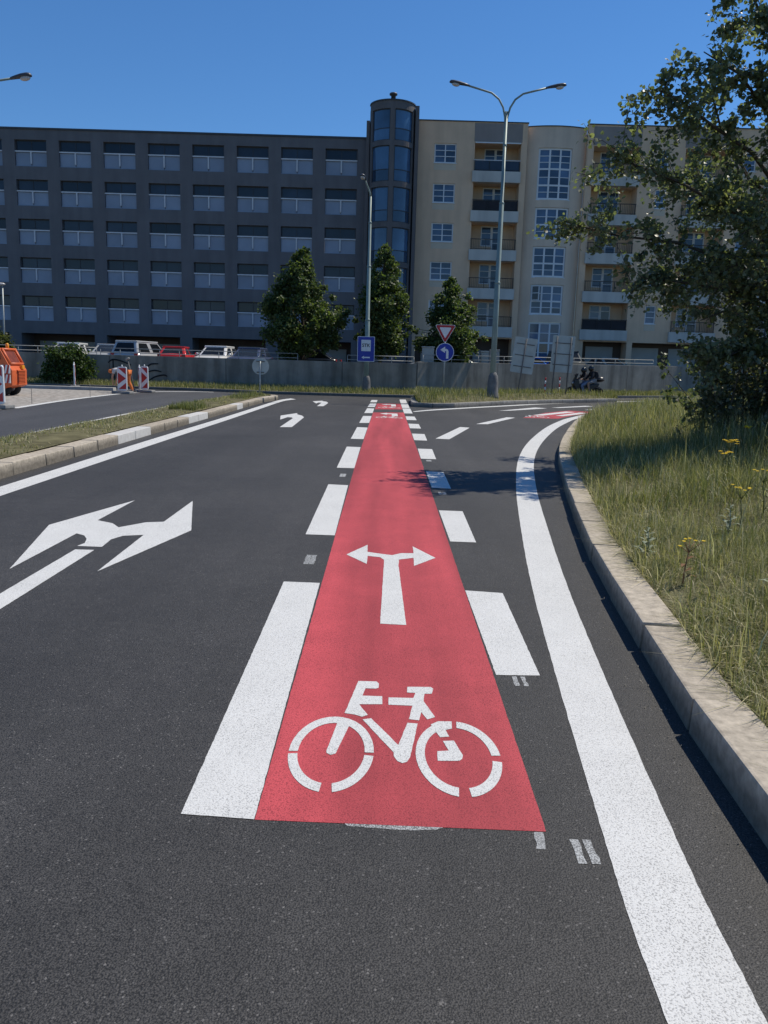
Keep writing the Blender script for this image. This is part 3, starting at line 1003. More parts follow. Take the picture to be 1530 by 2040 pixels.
# ------------------------------------------------------------------ facades
def holed(u0, u1, z0, z1, ops, mp, depth=.3, cuts=(), outer=True, back=False):
    """one connected wall face with openings (ua, ub, za, zb[, depth]) and their reveals"""
    us = sorted(set([round(u0, 4), round(u1, 4)] + [round(v, 4) for q in ops for v in q[:2]] + [round(c, 4) for c in cuts if u0 < c < u1]))
    zs = sorted(set([round(z0, 4), round(z1, 4)] + [round(v, 4) for q in ops for v in q[2:4]]))
    m_ = MB()
    idx = {}

    def V(i, k, d):
        key = (i, k, round(d, 4))
        if key not in idx:
            idx[key] = len(m_.v)
            m_.v.append(tuple(mp(us[i], zs[k], d)))
        return idx[key]

    def opn(i, k):
        if i < 0 or k < 0 or i >= len(us) - 1 or k >= len(zs) - 1: return None
        cu, cz = (us[i] + us[i + 1]) / 2, (zs[k] + zs[k + 1]) / 2
        for q in ops:
            if q[0] < cu < q[1] and q[2] < cz < q[3]: return q[4] if len(q) > 4 else depth
        return 0

    for i in range(len(us) - 1):
        for k in range(len(zs) - 1):
            if opn(i, k) == 0:
                m_.f.append((V(i, k, 0), V(i + 1, k, 0), V(i + 1, k + 1, 0), V(i, k + 1, 0)))
                if back: m_.f.append((V(i, k, depth), V(i, k + 1, depth), V(i + 1, k + 1, depth), V(i + 1, k, depth)))
            for (di, dk, e) in ((-1, 0, ((i, k), (i, k + 1))), (1, 0, ((i + 1, k), (i + 1, k + 1))), (0, -1, ((i, k), (i + 1, k))), (0, 1, ((i, k + 1), (i + 1, k + 1)))):
                a, b = opn(i, k), opn(i + di, k + dk)
                if a == 0 and (b is None and outer or b):
                    D = depth if b is None else b
                    (p, q), (r_, s2) = e
                    m_.f.append((V(p, q, 0), V(r_, s2, 0), V(r_, s2, D), V(p, q, D)))
    return m_


def flat(y):
    return lambda u, z, d: (u, y + d, z)


# --- dark parking house
FY = 60.0
G_ = empty('parking_house', (-14, FY, .75), 'long dark slate parking house with five rows of wide openings', 'building')
cols_x = [-3.72 - 3.126 * k for k in range(14)]
bars = [15.55, 12.90, 10.25, 7.60, 4.93]
ops = []
for cx_ in cols_x:
    for b_ in bars:
        ops.append((cx_ - 1.12, cx_ + 1.12, b_ - 1.0, b_ + .77, .45))
gops = [(-8.15 - 6.25 * k, -2.78 - 6.25 * k, .6, 3.05, 2.2) for k in range(7)]
obj('wall', holed(-48, -1.75, .6, 17.0, ops + gops, flat(FY), .45).mesh('wall', GREYPL), G_)
obj('coping', MB().box(-48.1, -1.72, FY - .06, FY + .6, 17.0, 17.12).mesh('coping', COPING), G_)
obj('roof', MB().box(-48, -1.8, FY + .5, FY + 16, 16.6, 16.95).mesh('roof', COPING), G_)
obj('side_wall', MB().box(-48, -47.6, FY + .46, FY + 16, .6, 16.55).mesh('side_wall', GREYPL), G_)
obj('rear_wall', MB().box(-47.5, -1.8, FY + 15.5, FY + 16, .6, 16.55).mesh('rear_wall', GREYPL), G_)
fr_me = holed(-1.12, 1.12, .04, .77, [(-1.04, 1.04, .11, .70)], flat(0), .06, (), True, True).mesh('window', LOUVRE)
pn_me = MB().box(-1.04, 1.04, .02, .04, .11, .70).mesh('pane', PANED)
ml_me = MB().box(-.02, .02, -.005, .018, .11, .70).mesh('mullion', LOUVRE)
t_me = MB().prism([(-1.12, .04), (-1.12, -.045), (-.045, -.045), (-.045, -.82), (.045, -.82), (.045, -.045), (1.12, -.045), (1.12, .04)], 0, .07, 'y').mesh('rail', RAILW)
pl_me = MB().box(-.54, .54, 0, .05, -.99, -.06).mesh('panel', PANELB)
lg_me = MB().box(-1.12, 1.12, -.03, .0, -1.0, -.93).mesh('ledge', PANELB)
for cx_ in cols_x[:10]:
    for b_ in bars:
        wdw = obj('window', fr_me, G_, (cx_, FY + .22, b_))
        obj('pane', pn_me, wdw, (cx_, FY + .22, b_))
        obj('mullion', ml_me, wdw, (cx_, FY + .22, b_))
        obj('rail', t_me, wdw, (cx_, FY + .03, b_))
        obj('panel', pl_me, wdw, (cx_ - .565, FY + .13, b_))
        obj('panel', pl_me, wdw, (cx_ + .565, FY + .13, b_))
        obj('ledge', lg_me, wdw, (cx_, FY + .12, b_))
obj('recess_wall', MB().box(-48, -1.9, FY + 2.2, FY + 2.35, .6, 3.3).mesh('recess_wall', BROWN), G_)
gd = MB()
for k in range(5): gd.box(-.95, .95, -.03 - .004 * (k % 2), .02, .0 + .36 * k, .35 + .36 * k)
gd_me = gd.mesh('garage_door', GDOOR)
gd2_me = MB().box(-.95, .95, -.04, .02, 0, 1.8).mesh('garage_door', GDOOR, False, .01)
for k in range(6):
    for s_ in (-1.3, 1.3):
        obj('garage_door', gd2_me, G_, (-5.46 - 6.25 * k + s_, FY + 2.15, .76))

# --- glazed stair tower
TC, TR_, TY = -.19, 1.55, 59.55
tower = empty('stair_tower', (TC, 59, .75), 'round dark stair tower with curved blue glazing between the two buildings', 'tower')


def tmap(u, z, d):
    a = R(u)
    return (TC + (TR_ - d) * math.sin(a), TY - (TR_ - d) * math.cos(a), z)


rows = [(16.50, 18.5), (13.87, 16.17), (11.22, 13.52), (8.57, 10.87), (5.92, 8.22), (3.27, 5.57)]
tops = []
for a, b in rows:
    tops += [(-64, -6, a, b), (6, 64, a, b)]
obj('wall', holed(-90, 90, .6, 19.0, tops, tmap, .22, [-90 + 7.5 * i for i in range(25)]).mesh('wall', TOWERPL), tower)
cap = MB().lathe([(1.50, 18.7), (1.50, 18.92), (.3, 18.97), (.02, 18.98)], (TC, TY, 0), 40)
obj('roof', cap.mesh('roof', COPING), tower)
obj('coping', holed(-90, 90, 19.0, 19.08, [], lambda u, z, d: (TC + (TR_ + .05 - d) * math.sin(R(u)), TY - (TR_ + .05 - d) * math.cos(R(u)), z), .2, [-90 + 7.5 * i for i in range(25)], True, True).mesh('coping', COPING), tower)
obj('vent_cap', MB().lathe([(.16, 18.9), (.16, 19.5), (.26, 19.55), (.28, 19.62), (.24, 19.68), (.05, 19.7)], (TC, TY - .7, 0), 18).mesh('vent_cap', COPING, True), tower)
obj('side_wing', MB().box(1.37, 1.62, 58.9, 61.6, .6, 18.95).mesh('side_wing', TOWERPL, False, .01), tower)
obj('side_wing', MB().box(-1.98, -1.755, 59.2, 61.6, .6, 18.0).mesh('side_wing', TOWERPL, False, .01), tower)
obj('rear_wall', MB().box(-1.75, 1.36, 59.56, 61.6, .6, 18.7).mesh('rear_wall', TOWERPL), tower)
for a, b in rows:
    for u0, u1 in ((-64, -6), (6, 64)):
        n_ = 14
        wdw = obj('window', holed(u0, u1, a, b, [(u0 + 2, u1 - 2, a + .06, a + .75), (u0 + 2, u1 - 2, a + .80, b - .06)], lambda u, z, d: tmap(u, z, d + .08), .05, [u0 + (u1 - u0) * i / n_ for i in range(n_)], True, True).mesh('window', LOUVRE), tower)
        for za, zb in ((a + .06, a + .75), (a + .80, b - .06)):
            uu = [u0 + 2 + (u1 - u0 - 4) * i / n_ for i in range(n_ + 1)]
            m_ = MB().add([tmap(u, z, .105) for u in uu for z in (za, zb)], [(2 * i, 2 * i + 2, 2 * i + 3, 2 * i + 1) for i in range(n_)])
            obj('pane', m_.mesh('pane', PANET, True), wdw)

# --- beige apartment house
AB = empty('apartment_building', (13, FY, .9), 'beige apartment house with recessed balconies and white gridded windows', 'building')
FL = [15.10, 12.45, 9.80, 7.13, 4.45]            # balcony slab tops
BALC = [(5.62, 8.86), (13.95, 17.22), (20.4, 23.6), (26.2, 29.4)]
winA = [(2.79, 4.34, 15.59 - 2.655 * k, 16.88 - 2.655 * k, .2) for k in range(5)]
winD = [(18.5, 19.28, 15.6 - 2.655 * k, 16.9 - 2.655 * k, .2) for k in range(5)]
winE = [(24.5, 25.4, 15.6 - 2.655 * k, 16.9 - 2.655 * k, .2) for k in range(5)]


def bal_ops(b):
    tops_ = [17.0] + [z - .72 for z in FL[:-1]]
    return [(b[0], b[1], FL[i], tops_[i], 1.5) for i in range(5)]


gl = [(1.9, 5.35, .6, 3.62, 1.4), (5.62, 8.95, .6, 3.62, 1.4)]
obj('wall', holed(1.66, 9.28, .6, 18.33, winA + bal_ops(BALC[0]) + gl, flat(FY), .4).mesh('wall', BEIGE), AB)
gr = [(14.15, 17.35, .6, 3.62, 1.4), (17.75, 23.6, .6, 3.62, 1.4), (24.2, 29, .6, 3.62, 1.4)]
obj('wall', holed(13.5, 32, .6, 18.38, winD + winE + bal_ops(BALC[1]) + bal_ops(BALC[2]) + bal_ops(BALC[3]) + gr, flat(FY), .4).mesh('wall', BEIGE), AB)
BC, BH = 11.39, 2.11


def bmap(u, z, d):
    return (u, FY + .48 - .42 * (1 - ((u - BC) / BH) ** 2) + d, z)


MW = [(10.14, 12.50, 13.36, 16.82), (10.14, 12.50, 10.70, 12.84), (10.14, 12.50, 8.05, 10.18), (10.14, 12.50, 5.42, 7.54), (10.14, 12.50, 1.9, 4.89)]
bcuts = [BC - BH + BH * 2 * i / 20 for i in range(21)]
obj('bay_wall', holed(9.285, 13.495, .6, 18.22, [q + (.2,) for q in MW], bmap, .5, bcuts).mesh('bay_wall', BEIGE2), AB)
for x0, x1, zt, yy in ((1.64, 9.32, 18.33, FY - .05), (13.46, 32.1, 18.38, FY - .05)):
    obj('coping', MB().box(x0, x1, yy, yy + .5, zt, zt + .07).mesh('coping', COPING), AB)
obj('coping', holed(9.325, 13.455, 18.22, 18.28, [], lambda u, z, d: (u, bmap(u, z, d)[1] - .05, z), .5, bcuts, True, True).mesh('coping', COPING), AB)
obj('roof', MB().box(1.7, 32, FY + 1.0, FY + 13, 17.7, 18.0).mesh('roof', COPING), AB)
obj('side_wall', MB().box(31.7, 32, FY + .41, FY + 13, .6, 17.65).mesh('side_wall', BEIGE), AB)
obj('ground_floor_wall', MB().box(1.7, 31.5, FY + 1.4, FY + 1.6, .6, 4.0).mesh('ground_floor_wall', BROWN), AB)
gdw = MB().box(-1.02, 1.02, -.05, .02, 0, 2.35).mesh('garage_door', GDOOR, False, .015)
for gx, zt in ((15.7, 3.3), (19.1, 3.3), (21.9, 3.3), (25.8, 3.3), (7.3, 2.78), (3.4, 2.78)):
    obj('garage_door', gdw, AB, (gx, FY + 1.35, zt - 2.35))


def window_part(parent, x0, x1, z0, z1, ncol, rowsz, mp, fw=.07, tw=.045, glz=PANE, sill=True, big=()):
    """white frame with glazing bars; every pane its own sub-part"""
    cw = (x1 - x0 - fw * (ncol + 1)) / ncol
    tot = sum(rowsz)
    hh = z1 - z0 - 2 * fw - tw * (len(rowsz) - 1) - sum(fw * .6 for _ in big)
    panes = []
    z = z1 - fw
    for r_i, rr in enumerate(rowsz):
        h_ = hh * rr / tot
        for c_ in range(ncol):
            xa = x0 + fw + c_ * (cw + fw)
            panes.append((xa, xa + cw, z - h_, z))
        z -= h_ + tw + (fw * .6 if r_i in big else 0)
    fr = obj('window', holed(x0, x1, z0, z1, panes, lambda u, zz, d: mp(u, zz, d + .09), .07, (), True, True).mesh('window', WHITEF), parent)
    for q in panes:
        v_ = [mp(q[0] - .004, q[2] - .004, .125), mp(q[1] + .004, q[2] - .004, .125), mp(q[1] + .004, q[3] + .004, .125), mp(q[0] - .004, q[3] + .004, .125)]
        obj('pane', MB().add(v_, [(0, 1, 2, 3)]).mesh('pane', glz), fr)
    if sill:
        a, b = mp(x0 - .05, z0 - .05, -.06), mp(x1 + .05, z0 - .004, .1)
        obj('sill', MB().box(a[0], b[0], min(a[1], b[1]), max(a[1], b[1]), a[2], b[2]).mesh('sill', WHITEF), fr)
    return fr


for i, q in enumerate(winA):
    window_part(AB, q[0] + .01, q[1] - .01, q[2], q[3], 2, [1, 1, 1], flat(FY), .075, .045)
    obj('apron_panel', MB().box(q[0], q[1], FY - .008, FY + .02, q[2] - .48, q[2] - .06).mesh('apron_panel', PALEPL), AB)
for q in winD + winE:
    window_part(AB, q[0] + .01, q[1] - .01, q[2], q[3], 1, [1, 1, 1], flat(FY), .075, .045)
    obj('apron_panel', MB().box(q[0], q[1], FY - .008, FY + .02, q[2] - .48, q[2] - .06).mesh('apron_panel', PALEPL), AB)
window_part(AB, 10.15, 12.49, 13.37, 16.81, 3, [.8, .8, .8, 1, 1, .8, .8], bmap, .12, .045, PANE, True, (2, 4))
for q in MW[1:3]:
    window_part(AB, q[0] + .01, q[1] - .01, q[2] + .01, q[3] - .01, 3, [1.15, 1.15, .9, .9], bmap, .12, .045, PANE, True, (1,))
wopen = window_part(AB, 10.15, 12.49, 5.43, 7.53, 3, [1.15, 1.15, .9, .9], bmap, .12, .045, PANE, True, (1,))
Mo = Matrix.Translation((10.2, FY + .15, 6.4)) @ Matrix.Rotation(R(-38), 4, 'Z')
obj('open_sash', holed(0, .62, 0, 1.05, [(.06, .56, .06, .5), (.06, .56, .55, .99)], lambda u, z, d: Mo @ Vector((u, d, z)), .05, (), True, True).mesh('open_sash', WHITEF), wopen)
obj('pane', MB().add([Mo @ Vector(p) for p in ((.05, .025, .05), (.57, .025, .05), (.57, .025, 1.0), (.05, .025, 1.0))], [(0, 1, 2, 3)]).mesh('pane', PANED), wopen)
window_part(AB, 10.15, 12.49, 1.95, 4.88, 3, [1, 1, 1, 1], bmap, .12, .045, PANE, True, (1,))

for bi, (x0, x1) in enumerate(BALC):
    obj('parapet_panel', MB().box(x0 - .06, x1 + .06, FY - .012, FY + .02, 17.06, 18.28).mesh('parapet_panel', GREYPANEL), AB)
    obj('recess_wall', MB().box(x0 - .2, x1 + .2, FY + 1.5, FY + 1.6, 4.0, 17.4).mesh('recess_wall', BEIGE), AB)
    for i, zt in enumerate(FL):
        bal = obj('balcony', MB().box(x0 - .12, x1 + .04, FY - .22, FY + .3, zt - .74, zt - .002).mesh('balcony', SLAB, False, .012), AB)
        obj('floor_slab', MB().box(x0 + .005, x1 - .005, FY + .305, FY + 1.49, zt - .12, zt + .01).mesh('floor_slab', SLAB), bal)
        # railing: top and bottom bars, posts and thin bars
        yr = FY - .12
        rl = MB().box(x0 - .02, x1 - .02, yr - .02, yr + .02, zt + .70, zt + .75)
        obj('rail_bar', rl.mesh('rail_bar', DARKM if not (bi == 0 and i == 0) else RAILW), bal)
        obj('rail_bar', MB().box(x0 - .02, x1 - .02, yr - .015, yr + .015, zt + .06, zt + .09).mesh('rail_bar', DARKM), bal)
        for k in range(4):
            px = x0 + .02 + (x1 - x0 - .1) * k / 3
            obj('rail_post', MB().box(px - .018, px + .018, yr - .018, yr + .018, zt, zt + .70).mesh('rail_post', DARKM), bal)
        if (bi, i) in ((0, 1), (1, 4), (0, 0)):
            obj('screen', MB().box(x0 + .05, x1 - .08, yr + .025, yr + .035, zt + .02, zt + .69).mesh('screen', DARKIN if (bi, i) != (0, 0) else PANED), bal)
        else:
            sb = MB()
            nb = 26
            for k in range(nb):
                px = x0 + .08 + (x1 - x0 - .2) * k / (nb - 1)
                sb.box(px - .007, px + .007, yr - .007, yr + .007, zt + .085, zt + .705)
            tag(obj('thin_bars', sb.mesh('thin_bars', DARKM), bal), kind='stuff')
        h_ = 1.85
        dx = x0 + .85
        window_part(AB, dx, dx + .78, zt + .45, zt + h_, 1, [1, 1, 1], flat(FY + 1.36), .07, .04, PANE, False)
        window_part(AB, dx + .79, dx + 1.55, zt + .02, zt + h_, 1, [.5, 1.1, .9], flat(FY + 1.36), .08, .05, PANE, False)
        if bi == 0 and i == 0:
            obj('awning_bar', MB().box(x0 + .02, x1 - .05, FY - .16, FY - .06, zt + 1.84, zt + 1.91).mesh('awning_bar', WHITEF), bal)


# ------------------------------------------------------------------ trees and shrubs
def leaves_mesh(name, C, size, pal, mat, upb=0.35, jitter=.35):
    n = len(C)
    nrm_ = rng.normal(size=(n, 3))
    nrm_[:, 2] += upb * 2
    nrm_ /= np.linalg.norm(nrm_, axis=1)[:, None]
    t_ = rng.normal(size=(n, 3))
    t_[:, 2] -= .5
    t_ -= nrm_ * (t_ * nrm_).sum(1)[:, None]
    t_ /= np.linalg.norm(t_, axis=1)[:, None]
    s2 = np.cross(nrm_, t_)
    sz = size * (1 - jitter + 2 * jitter * rng.random(n))
    pts_ = [(0, 0, 0), (.46, .22, .07), (.40, .62, .05), (0, 1.0, -.06), (-.40, .62, .05), (-.46, .22, .07)]
    V = np.stack([C + (s2 * a + t_ * b + nrm_ * c) * sz[:, None] for a, b, c in pts_], 1).reshape(-1, 3)
    k = np.arange(n)[:, None] * 6
    T = np.concatenate([k + np.array([q]) for q in ((0, 1, 2), (0, 2, 3), (0, 3, 4), (0, 4, 5))])
    pal = np.array(pal)
    c = pal[rng.integers(0, len(pal), n)] * (.7 + .6 * rng.random(n))[:, None]
    return fast_mesh(name, V, T, np.repeat(c, 6, 0), mat)


def sprays(limbs, per_limb, tw_len, n_leaf, start=.3, droop=.25, spread=1.0, sub=2):
    """twigs off limb polylines; returns leaf centres and twig polylines"""
    C, twigs = [], []
    for lb in limbs:
        P_ = [Vector(p) for p in lb]
        segs = [(P_[i + 1] - P_[i]).length for i in range(len(P_) - 1)]
        tot = sum(segs)
        for k in range(int(per_limb * max(.5, tot / 3))):
            s = tot * (start + (1 - start) * random.random() ** .8)
            i = 0
            while i < len(segs) - 1 and s > segs[i]:
                s -= segs[i]
                i += 1
            p = P_[i].lerp(P_[i + 1], min(1, s / segs[i]))
            dirv = (P_[i + 1] - P_[i]).normalized() * .8
            rv = Vector((random.gauss(0, 1), random.gauss(0, 1), random.gauss(0, .8))) * spread
            d = (dirv + rv).normalized()
            L = tw_len * random.uniform(.5, 1.25)
            q1 = p + d * L * .5
            q2 = p + d * L + Vector((0, 0, -droop * L * random.random()))
            twigs.append((p, q1, q2))
            for sidx in range(sub):
                e = (d + Vector((random.gauss(0, .7), random.gauss(0, .7), random.gauss(0, .6)))).normalized()
                b0 = p.lerp(q2, random.uniform(.3, .8))
                b1 = b0 + e * L * .45
                twigs.append((b0, (b0 + b1) / 2, b1))
                for j in range(n_leaf // 2):
                    t = random.random()
                    C.append(b0.lerp(b1, t) + Vector((random.gauss(0, .05), random.gauss(0, .05), random.gauss(0, .05))) * (L / .6))
            for j in range(n_leaf):
                t = random.random() ** .7
                a = p.lerp(q1, t * 2) if t < .5 else q1.lerp(q2, t * 2 - 1)
                C.append(a + Vector((random.gauss(0, .055), random.gauss(0, .055), random.gauss(0, .055))) * (L / .6))
    return np.array([tuple(c) for c in C]), twigs


def twig_mesh(tw, r=.006):
    m_ = MB()
    for t in tw: m_.tube(t, [r, r * .8, r * .4], 3, False)
    return m_


def blobs(spec):
    """leaf centres in irregular ellipsoid clumps: (cx, cy, cz, rx, ry, rz, n, clumps)"""
    out_ = []
    for cx_, cy_, cz_, rx, ry, rz, n, cl in spec:
        cc = rng.normal(size=(cl, 3))
        cc /= np.linalg.norm(cc, axis=1)[:, None]
        cc *= (rng.random(cl) ** .45)[:, None]
        wi = rng.integers(0, cl, n)
        g = rng.normal(size=(n, 3)) * .15
        p = (cc[wi] + g) * np.array([rx, ry, rz]) + np.array([cx_, cy_, cz_])
        out_.append(p)
    return np.concatenate(out_)


def street_tree(label, x, y, zb, ztop, prof, n, lean=0):
    """prof: list of (z, rx_left, rx_right)"""
    root = empty('street_tree', (x, y, zb), label, 'tree', 'trees along the upper street')
    tr = MB().tube([(x, y, zb - .1), (x + .03, y, zb + 1.0), (x + lean * .3, y, zb + 2.4), (x + lean * .6, y, zb + (ztop - zb) * .7), (x + lean, y, ztop - .3)], [.12, .10, .085, .05, .012], 9)
    obj('trunk', tr.mesh('trunk', BARK, True), root)
    zs_ = np.array([p[0] for p in prof])
    C = []
    lm = MB()
    nl = 84
    wts = []
    for k in range(nl):
        z = zs_[0] + (zs_[-1] - zs_[0]) * ((k + random.random()) / nl) ** 1.12
        a = random.random() * 2 * math.pi
        rl, rr = np.interp(z, zs_, [p[1] for p in prof]), np.interp(z, zs_, [p[2] for p in prof])
        pr = rr if math.cos(a) > 0 else rl
        spr = random.random() < .42
        f_ = random.uniform(.85, 1.1) if spr else random.uniform(.4, .92)
        lr = (.13 + .07 * random.random()) if spr else (.14 + .26 * pr * random.uniform(.5, 1.0))
        lr = min(lr * 1.15, .62)
        cx_ = x + lean * (z - zb) / (ztop - zb)
        e = Vector((cx_ + math.cos(a) * max(0, pr * f_ - lr * .4), y + math.sin(a) * (rl + rr) / 2 * f_, z))
        lm.tube([(cx_, y, z - .35 * pr - .15), ((cx_ + e.x) / 2, (y + e.y) / 2, z - .12), tuple(e)], [.03, .018, .006], 4, False)
        C.append((e, lr))
        wts.append(lr ** 2)
    tw_ = sum(wts)
    out_ = []
    for (e, lr), wt in zip(C, wts):
        m2 = int(n * wt / tw_)
        q = rng.normal(size=(m2, 3))
        q /= np.linalg.norm(q, axis=1)[:, None]
        q *= (lr * rng.random(m2) ** .4)[:, None] * (1 + .25 * rng.normal(size=m2))[:, None]
        q[:, 2] *= .85
        out_.append(q + np.array(e))
    C = np.concatenate(out_)
    obj('branches', lm.mesh('branches', BARK, True), root)
    obj('crown', leaves_mesh('crown', C, .115, [(.07, .105, .036), (.085, .12, .042), (.115, .15, .052), (.06, .085, .032)], LEAF, .35), root)
    return root


street_tree('broad dark green linden tree left of the blue inspection sign', -4.62, 43.6, .8, 7.3,
            [(2.0, 1.5, 1.5), (2.6, 2.4, 2.1), (3.3, 2.45, 2.35), (4.0, 2.1, 2.4), (4.6, 1.95, 2.2), (5.2, 1.75, 1.6), (5.9, 1.35, .95), (6.5, .95, .55), (7.25, .25, .2)], 33000, .05)
street_tree('narrow upright linden tree in front of the stair tower', -.48, 43.6, .8, 7.6,
            [(2.1, 1.0, 1.1), (3.0, 1.45, 1.4), (3.8, 1.5, 1.5), (4.4, 1.5, 1.4), (5.2, 1.3, 1.3), (6.0, .8, 1.1), (6.7, .5, .7), (7.55, .15, .15)], 23000, .12)
street_tree('cone shaped linden tree behind the give way sign', 3.22, 44.6, .85, 6.2,
            [(1.9, 1.3, 1.5), (2.6, 1.9, 1.8), (3.3, 2.05, 1.95), (4.0, 1.7, 1.8), (4.6, 1.3, 1.4), (5.3, .8, .85), (6.1, .15, .15)], 23000, .05)

# aspen at the right
AS = empty('aspen_tree', (6.9, 13.6, .45), 'large leaning aspen with glossy leaves overhanging the right kerb', 'tree')
trunk = [(6.9, 13.6, .3), (6.75, 13.5, 1.4), (6.45, 13.4, 2.6), (6.2, 13.2, 4.0), (6.15, 13.0, 5.4), (6.3, 12.9, 7.0), (6.4, 12.8, 9.0)]
obj('trunk', MB().tube(trunk, [.17, .15, .13, .10, .08, .05, .02], 10).mesh('trunk', BARK, True), AS)
limbs = [
    [(6.45, 13.4, 2.6), (5.4, 13.0, 3.2), (4.3, 12.7, 3.45), (3.4, 12.6, 3.5), (2.72, 12.5, 3.62)],
    [(6.3, 13.3, 3.3), (5.3, 12.9, 3.9), (4.2, 12.6, 4.3), (3.5, 12.4, 4.45), (3.15, 12.3, 4.65)],
    [(6.2, 13.2, 4.1), (5.3, 12.7, 4.75), (4.6, 12.4, 5.0), (4.05, 12.1, 5.2), (3.62, 12.0, 5.36)],
    [(6.2, 13.1, 4.6), (5.4, 12.6, 5.3), (4.8, 12.2, 5.65), (4.2, 12.0, 5.85)],
    [(6.15, 13.0, 5.4), (5.6, 12.7, 6.1), (5.1, 12.5, 6.6), (4.7, 12.4, 7.1)],
    [(6.4, 13.3, 2.4), (5.4, 12.9, 2.75), (4.5, 12.6, 2.85), (3.75, 12.5, 2.9)],
    [(6.6, 13.4, 1.9), (5.9, 13.0, 2.0), (5.3, 12.7, 1.9), (4.75, 12.5, 1.75)],
    [(6.3, 13.3, 3.4), (5.6, 12.3, 3.6), (5.0, 11.7, 3.6)],
    [(6.2, 13.2, 4.2), (5.9, 12.2, 4.6), (5.6, 11.6, 4.8)],
    [(6.3, 12.9, 6.4), (5.7, 12.5, 7.3), (5.2, 12.3, 8.0)],
    [(6.3, 12.9, 6.6), (7.0, 12.9, 7.6), (7.7, 13.2, 8.3)],
    [(6.2, 13.2, 4.4), (7.2, 13.3, 5.2), (8.3, 13.5, 5.7)],
    [(6.4, 13.4, 3.0), (7.4, 13.2, 3.7), (8.6, 13.0, 4.2)],
    [(6.2, 13.1, 5.0), (6.6, 14.0, 5.8), (7.0, 15.0, 6.4)],
    [(6.3, 13.3, 3.6), (5.8, 14.2, 4.4), (5.2, 15.0, 5.0)],
    [(6.15, 13.0, 5.6), (5.8, 12.2, 6.2), (5.5, 11.6, 6.5)],
    [(6.3, 13.3, 3.4), (6.8, 12.4, 3.9), (7.1, 11.6, 4.1)],
    [(6.4, 13.4, 3.0), (7.5, 12.4, 3.4), (8.4, 11.8, 3.5)],
    [(6.2, 13.2, 4.2), (6.9, 12.2, 4.9), (7.4, 11.4, 5.2)],
    [(6.45, 13.4, 2.6), (6.1, 12.6, 2.9), (5.7, 12.0, 2.9)],
    [(6.2, 13.1, 5.0), (6.0, 12.3, 5.6), (6.3, 11.7, 6.0)],
    [(6.3, 12.9, 6.0), (5.5, 12.7, 6.4), (4.9, 12.6, 6.5)],
    [(6.5, 13.4, 2.4), (5.8, 12.9, 2.7), (5.2, 12.6, 2.5), (4.7, 12.5, 2.3)],
    [(6.6, 13.4, 2.0), (5.9, 12.7, 2.1), (5.2, 12.5, 1.8)],
    [(6.5, 13.4, 2.3), (6.9, 12.7, 2.8), (7.2, 12.3, 2.7)],
    [(6.45, 13.4, 2.6), (5.9, 13.4, 3.1), (5.2, 13.4, 3.1), (4.6, 13.3, 2.9)],
    [(6.4, 13.3, 2.9), (6.0, 12.7, 3.3), (5.5, 12.4, 3.3), (4.9, 12.3, 3.0)],
    [(6.5, 13.4, 2.4), (5.8, 13.2, 3.6), (5.2, 13.1, 4.1), (4.7, 13.0, 4.2)],
    [(6.2, 13.2, 4.0), (5.5, 13.2, 4.5), (4.9, 13.0, 5.2), (4.6, 12.8, 5.7)],
]
lm = MB()
for l_ in limbs: lm.tube(l_, [.036 * (1 - .8 * i / (len(l_) - 1)) for i in range(len(l_))], 6, False)
obj('branches', lm.mesh('branches', BARK, True), AS)
C, tw = sprays(limbs, 29, .62, 26, .26, .3, .9, 2)
obj('twigs', twig_mesh(tw).mesh('twigs', BARK), AS)
obj('crown', leaves_mesh('crown', C, .063, [(.135, .16, .095), (.155, .18, .105), (.115, .135, .085), (.21, .23, .145)], LEAFG, .35), AS)

# shrubs under the aspen
def shrub(name, label, loc, spec, size, pal, stems, cat='shrub', group=None):
    root = empty(name, loc, label, cat, group)
    m_ = MB()
    for s0, s1 in stems:
        a, b = Vector(s0), Vector(s1)
        mid = (a + b) / 2 + Vector((random.uniform(-.15, .15), random.uniform(-.15, .15), .1))
        m_.tube([a, mid, b], [.022, .014, .004], 5, False)
    obj('stems', m_.mesh('stems', BARK, True), root)
    obj('foliage', leaves_mesh('foliage', blobs(spec), size, pal, LEAF, .4), root)
    return root


def stem_fan(c, r_, h_, n):
    return [((c[0] + random.uniform(-.15, .15), c[1] + random.uniform(-.15, .15), c[2] - .1), (c[0] + random.uniform(-r_, r_), c[1] + random.uniform(-r_, r_), c[2] + h_ * random.uniform(.5, 1))) for _ in range(n)]


ES = empty('elder_shrub', (6.3, 13.4, .45), 'dense dark grey green shrub filling the space beneath the aspen', 'shrub')
st_l = []
for k in range(54):
    bx_, by_ = random.uniform(5.4, 9.2), random.uniform(12.7, 13.9)
    hh = random.uniform(.7, 2.9) if bx_ > 5.9 else random.uniform(.5, 1.7)
    tx = bx_ + random.uniform(-.75, .55)
    ty = by_ + random.uniform(-.7, .5)
    st_l.append([(bx_, by_, .3), ((bx_ + tx) / 2, (by_ + ty) / 2, .45 + hh * .55), (tx, ty, .45 + hh)])
sm = MB()
for l_ in st_l: sm.tube(l_, [.022, .015, .005], 5, False)
obj('stems', sm.mesh('stems', BARK, True), ES)
C, tw = sprays(st_l, 19, .46, 24, .03, .25, 1.0, 2)
obj('twigs', twig_mesh(tw, .004).mesh('twigs', BARK), ES)
obj('foliage', leaves_mesh('foliage', C, .055, [(.13, .14, .085), (.11, .12, .07), (.19, .19, .14), (.09, .105, .06)], LEAF, .3), ES)
YA = empty('aspen_sucker', (5.55, 14.3, .4), 'sparse thin aspen shoots leaning out left of the dense shrub', 'sapling')
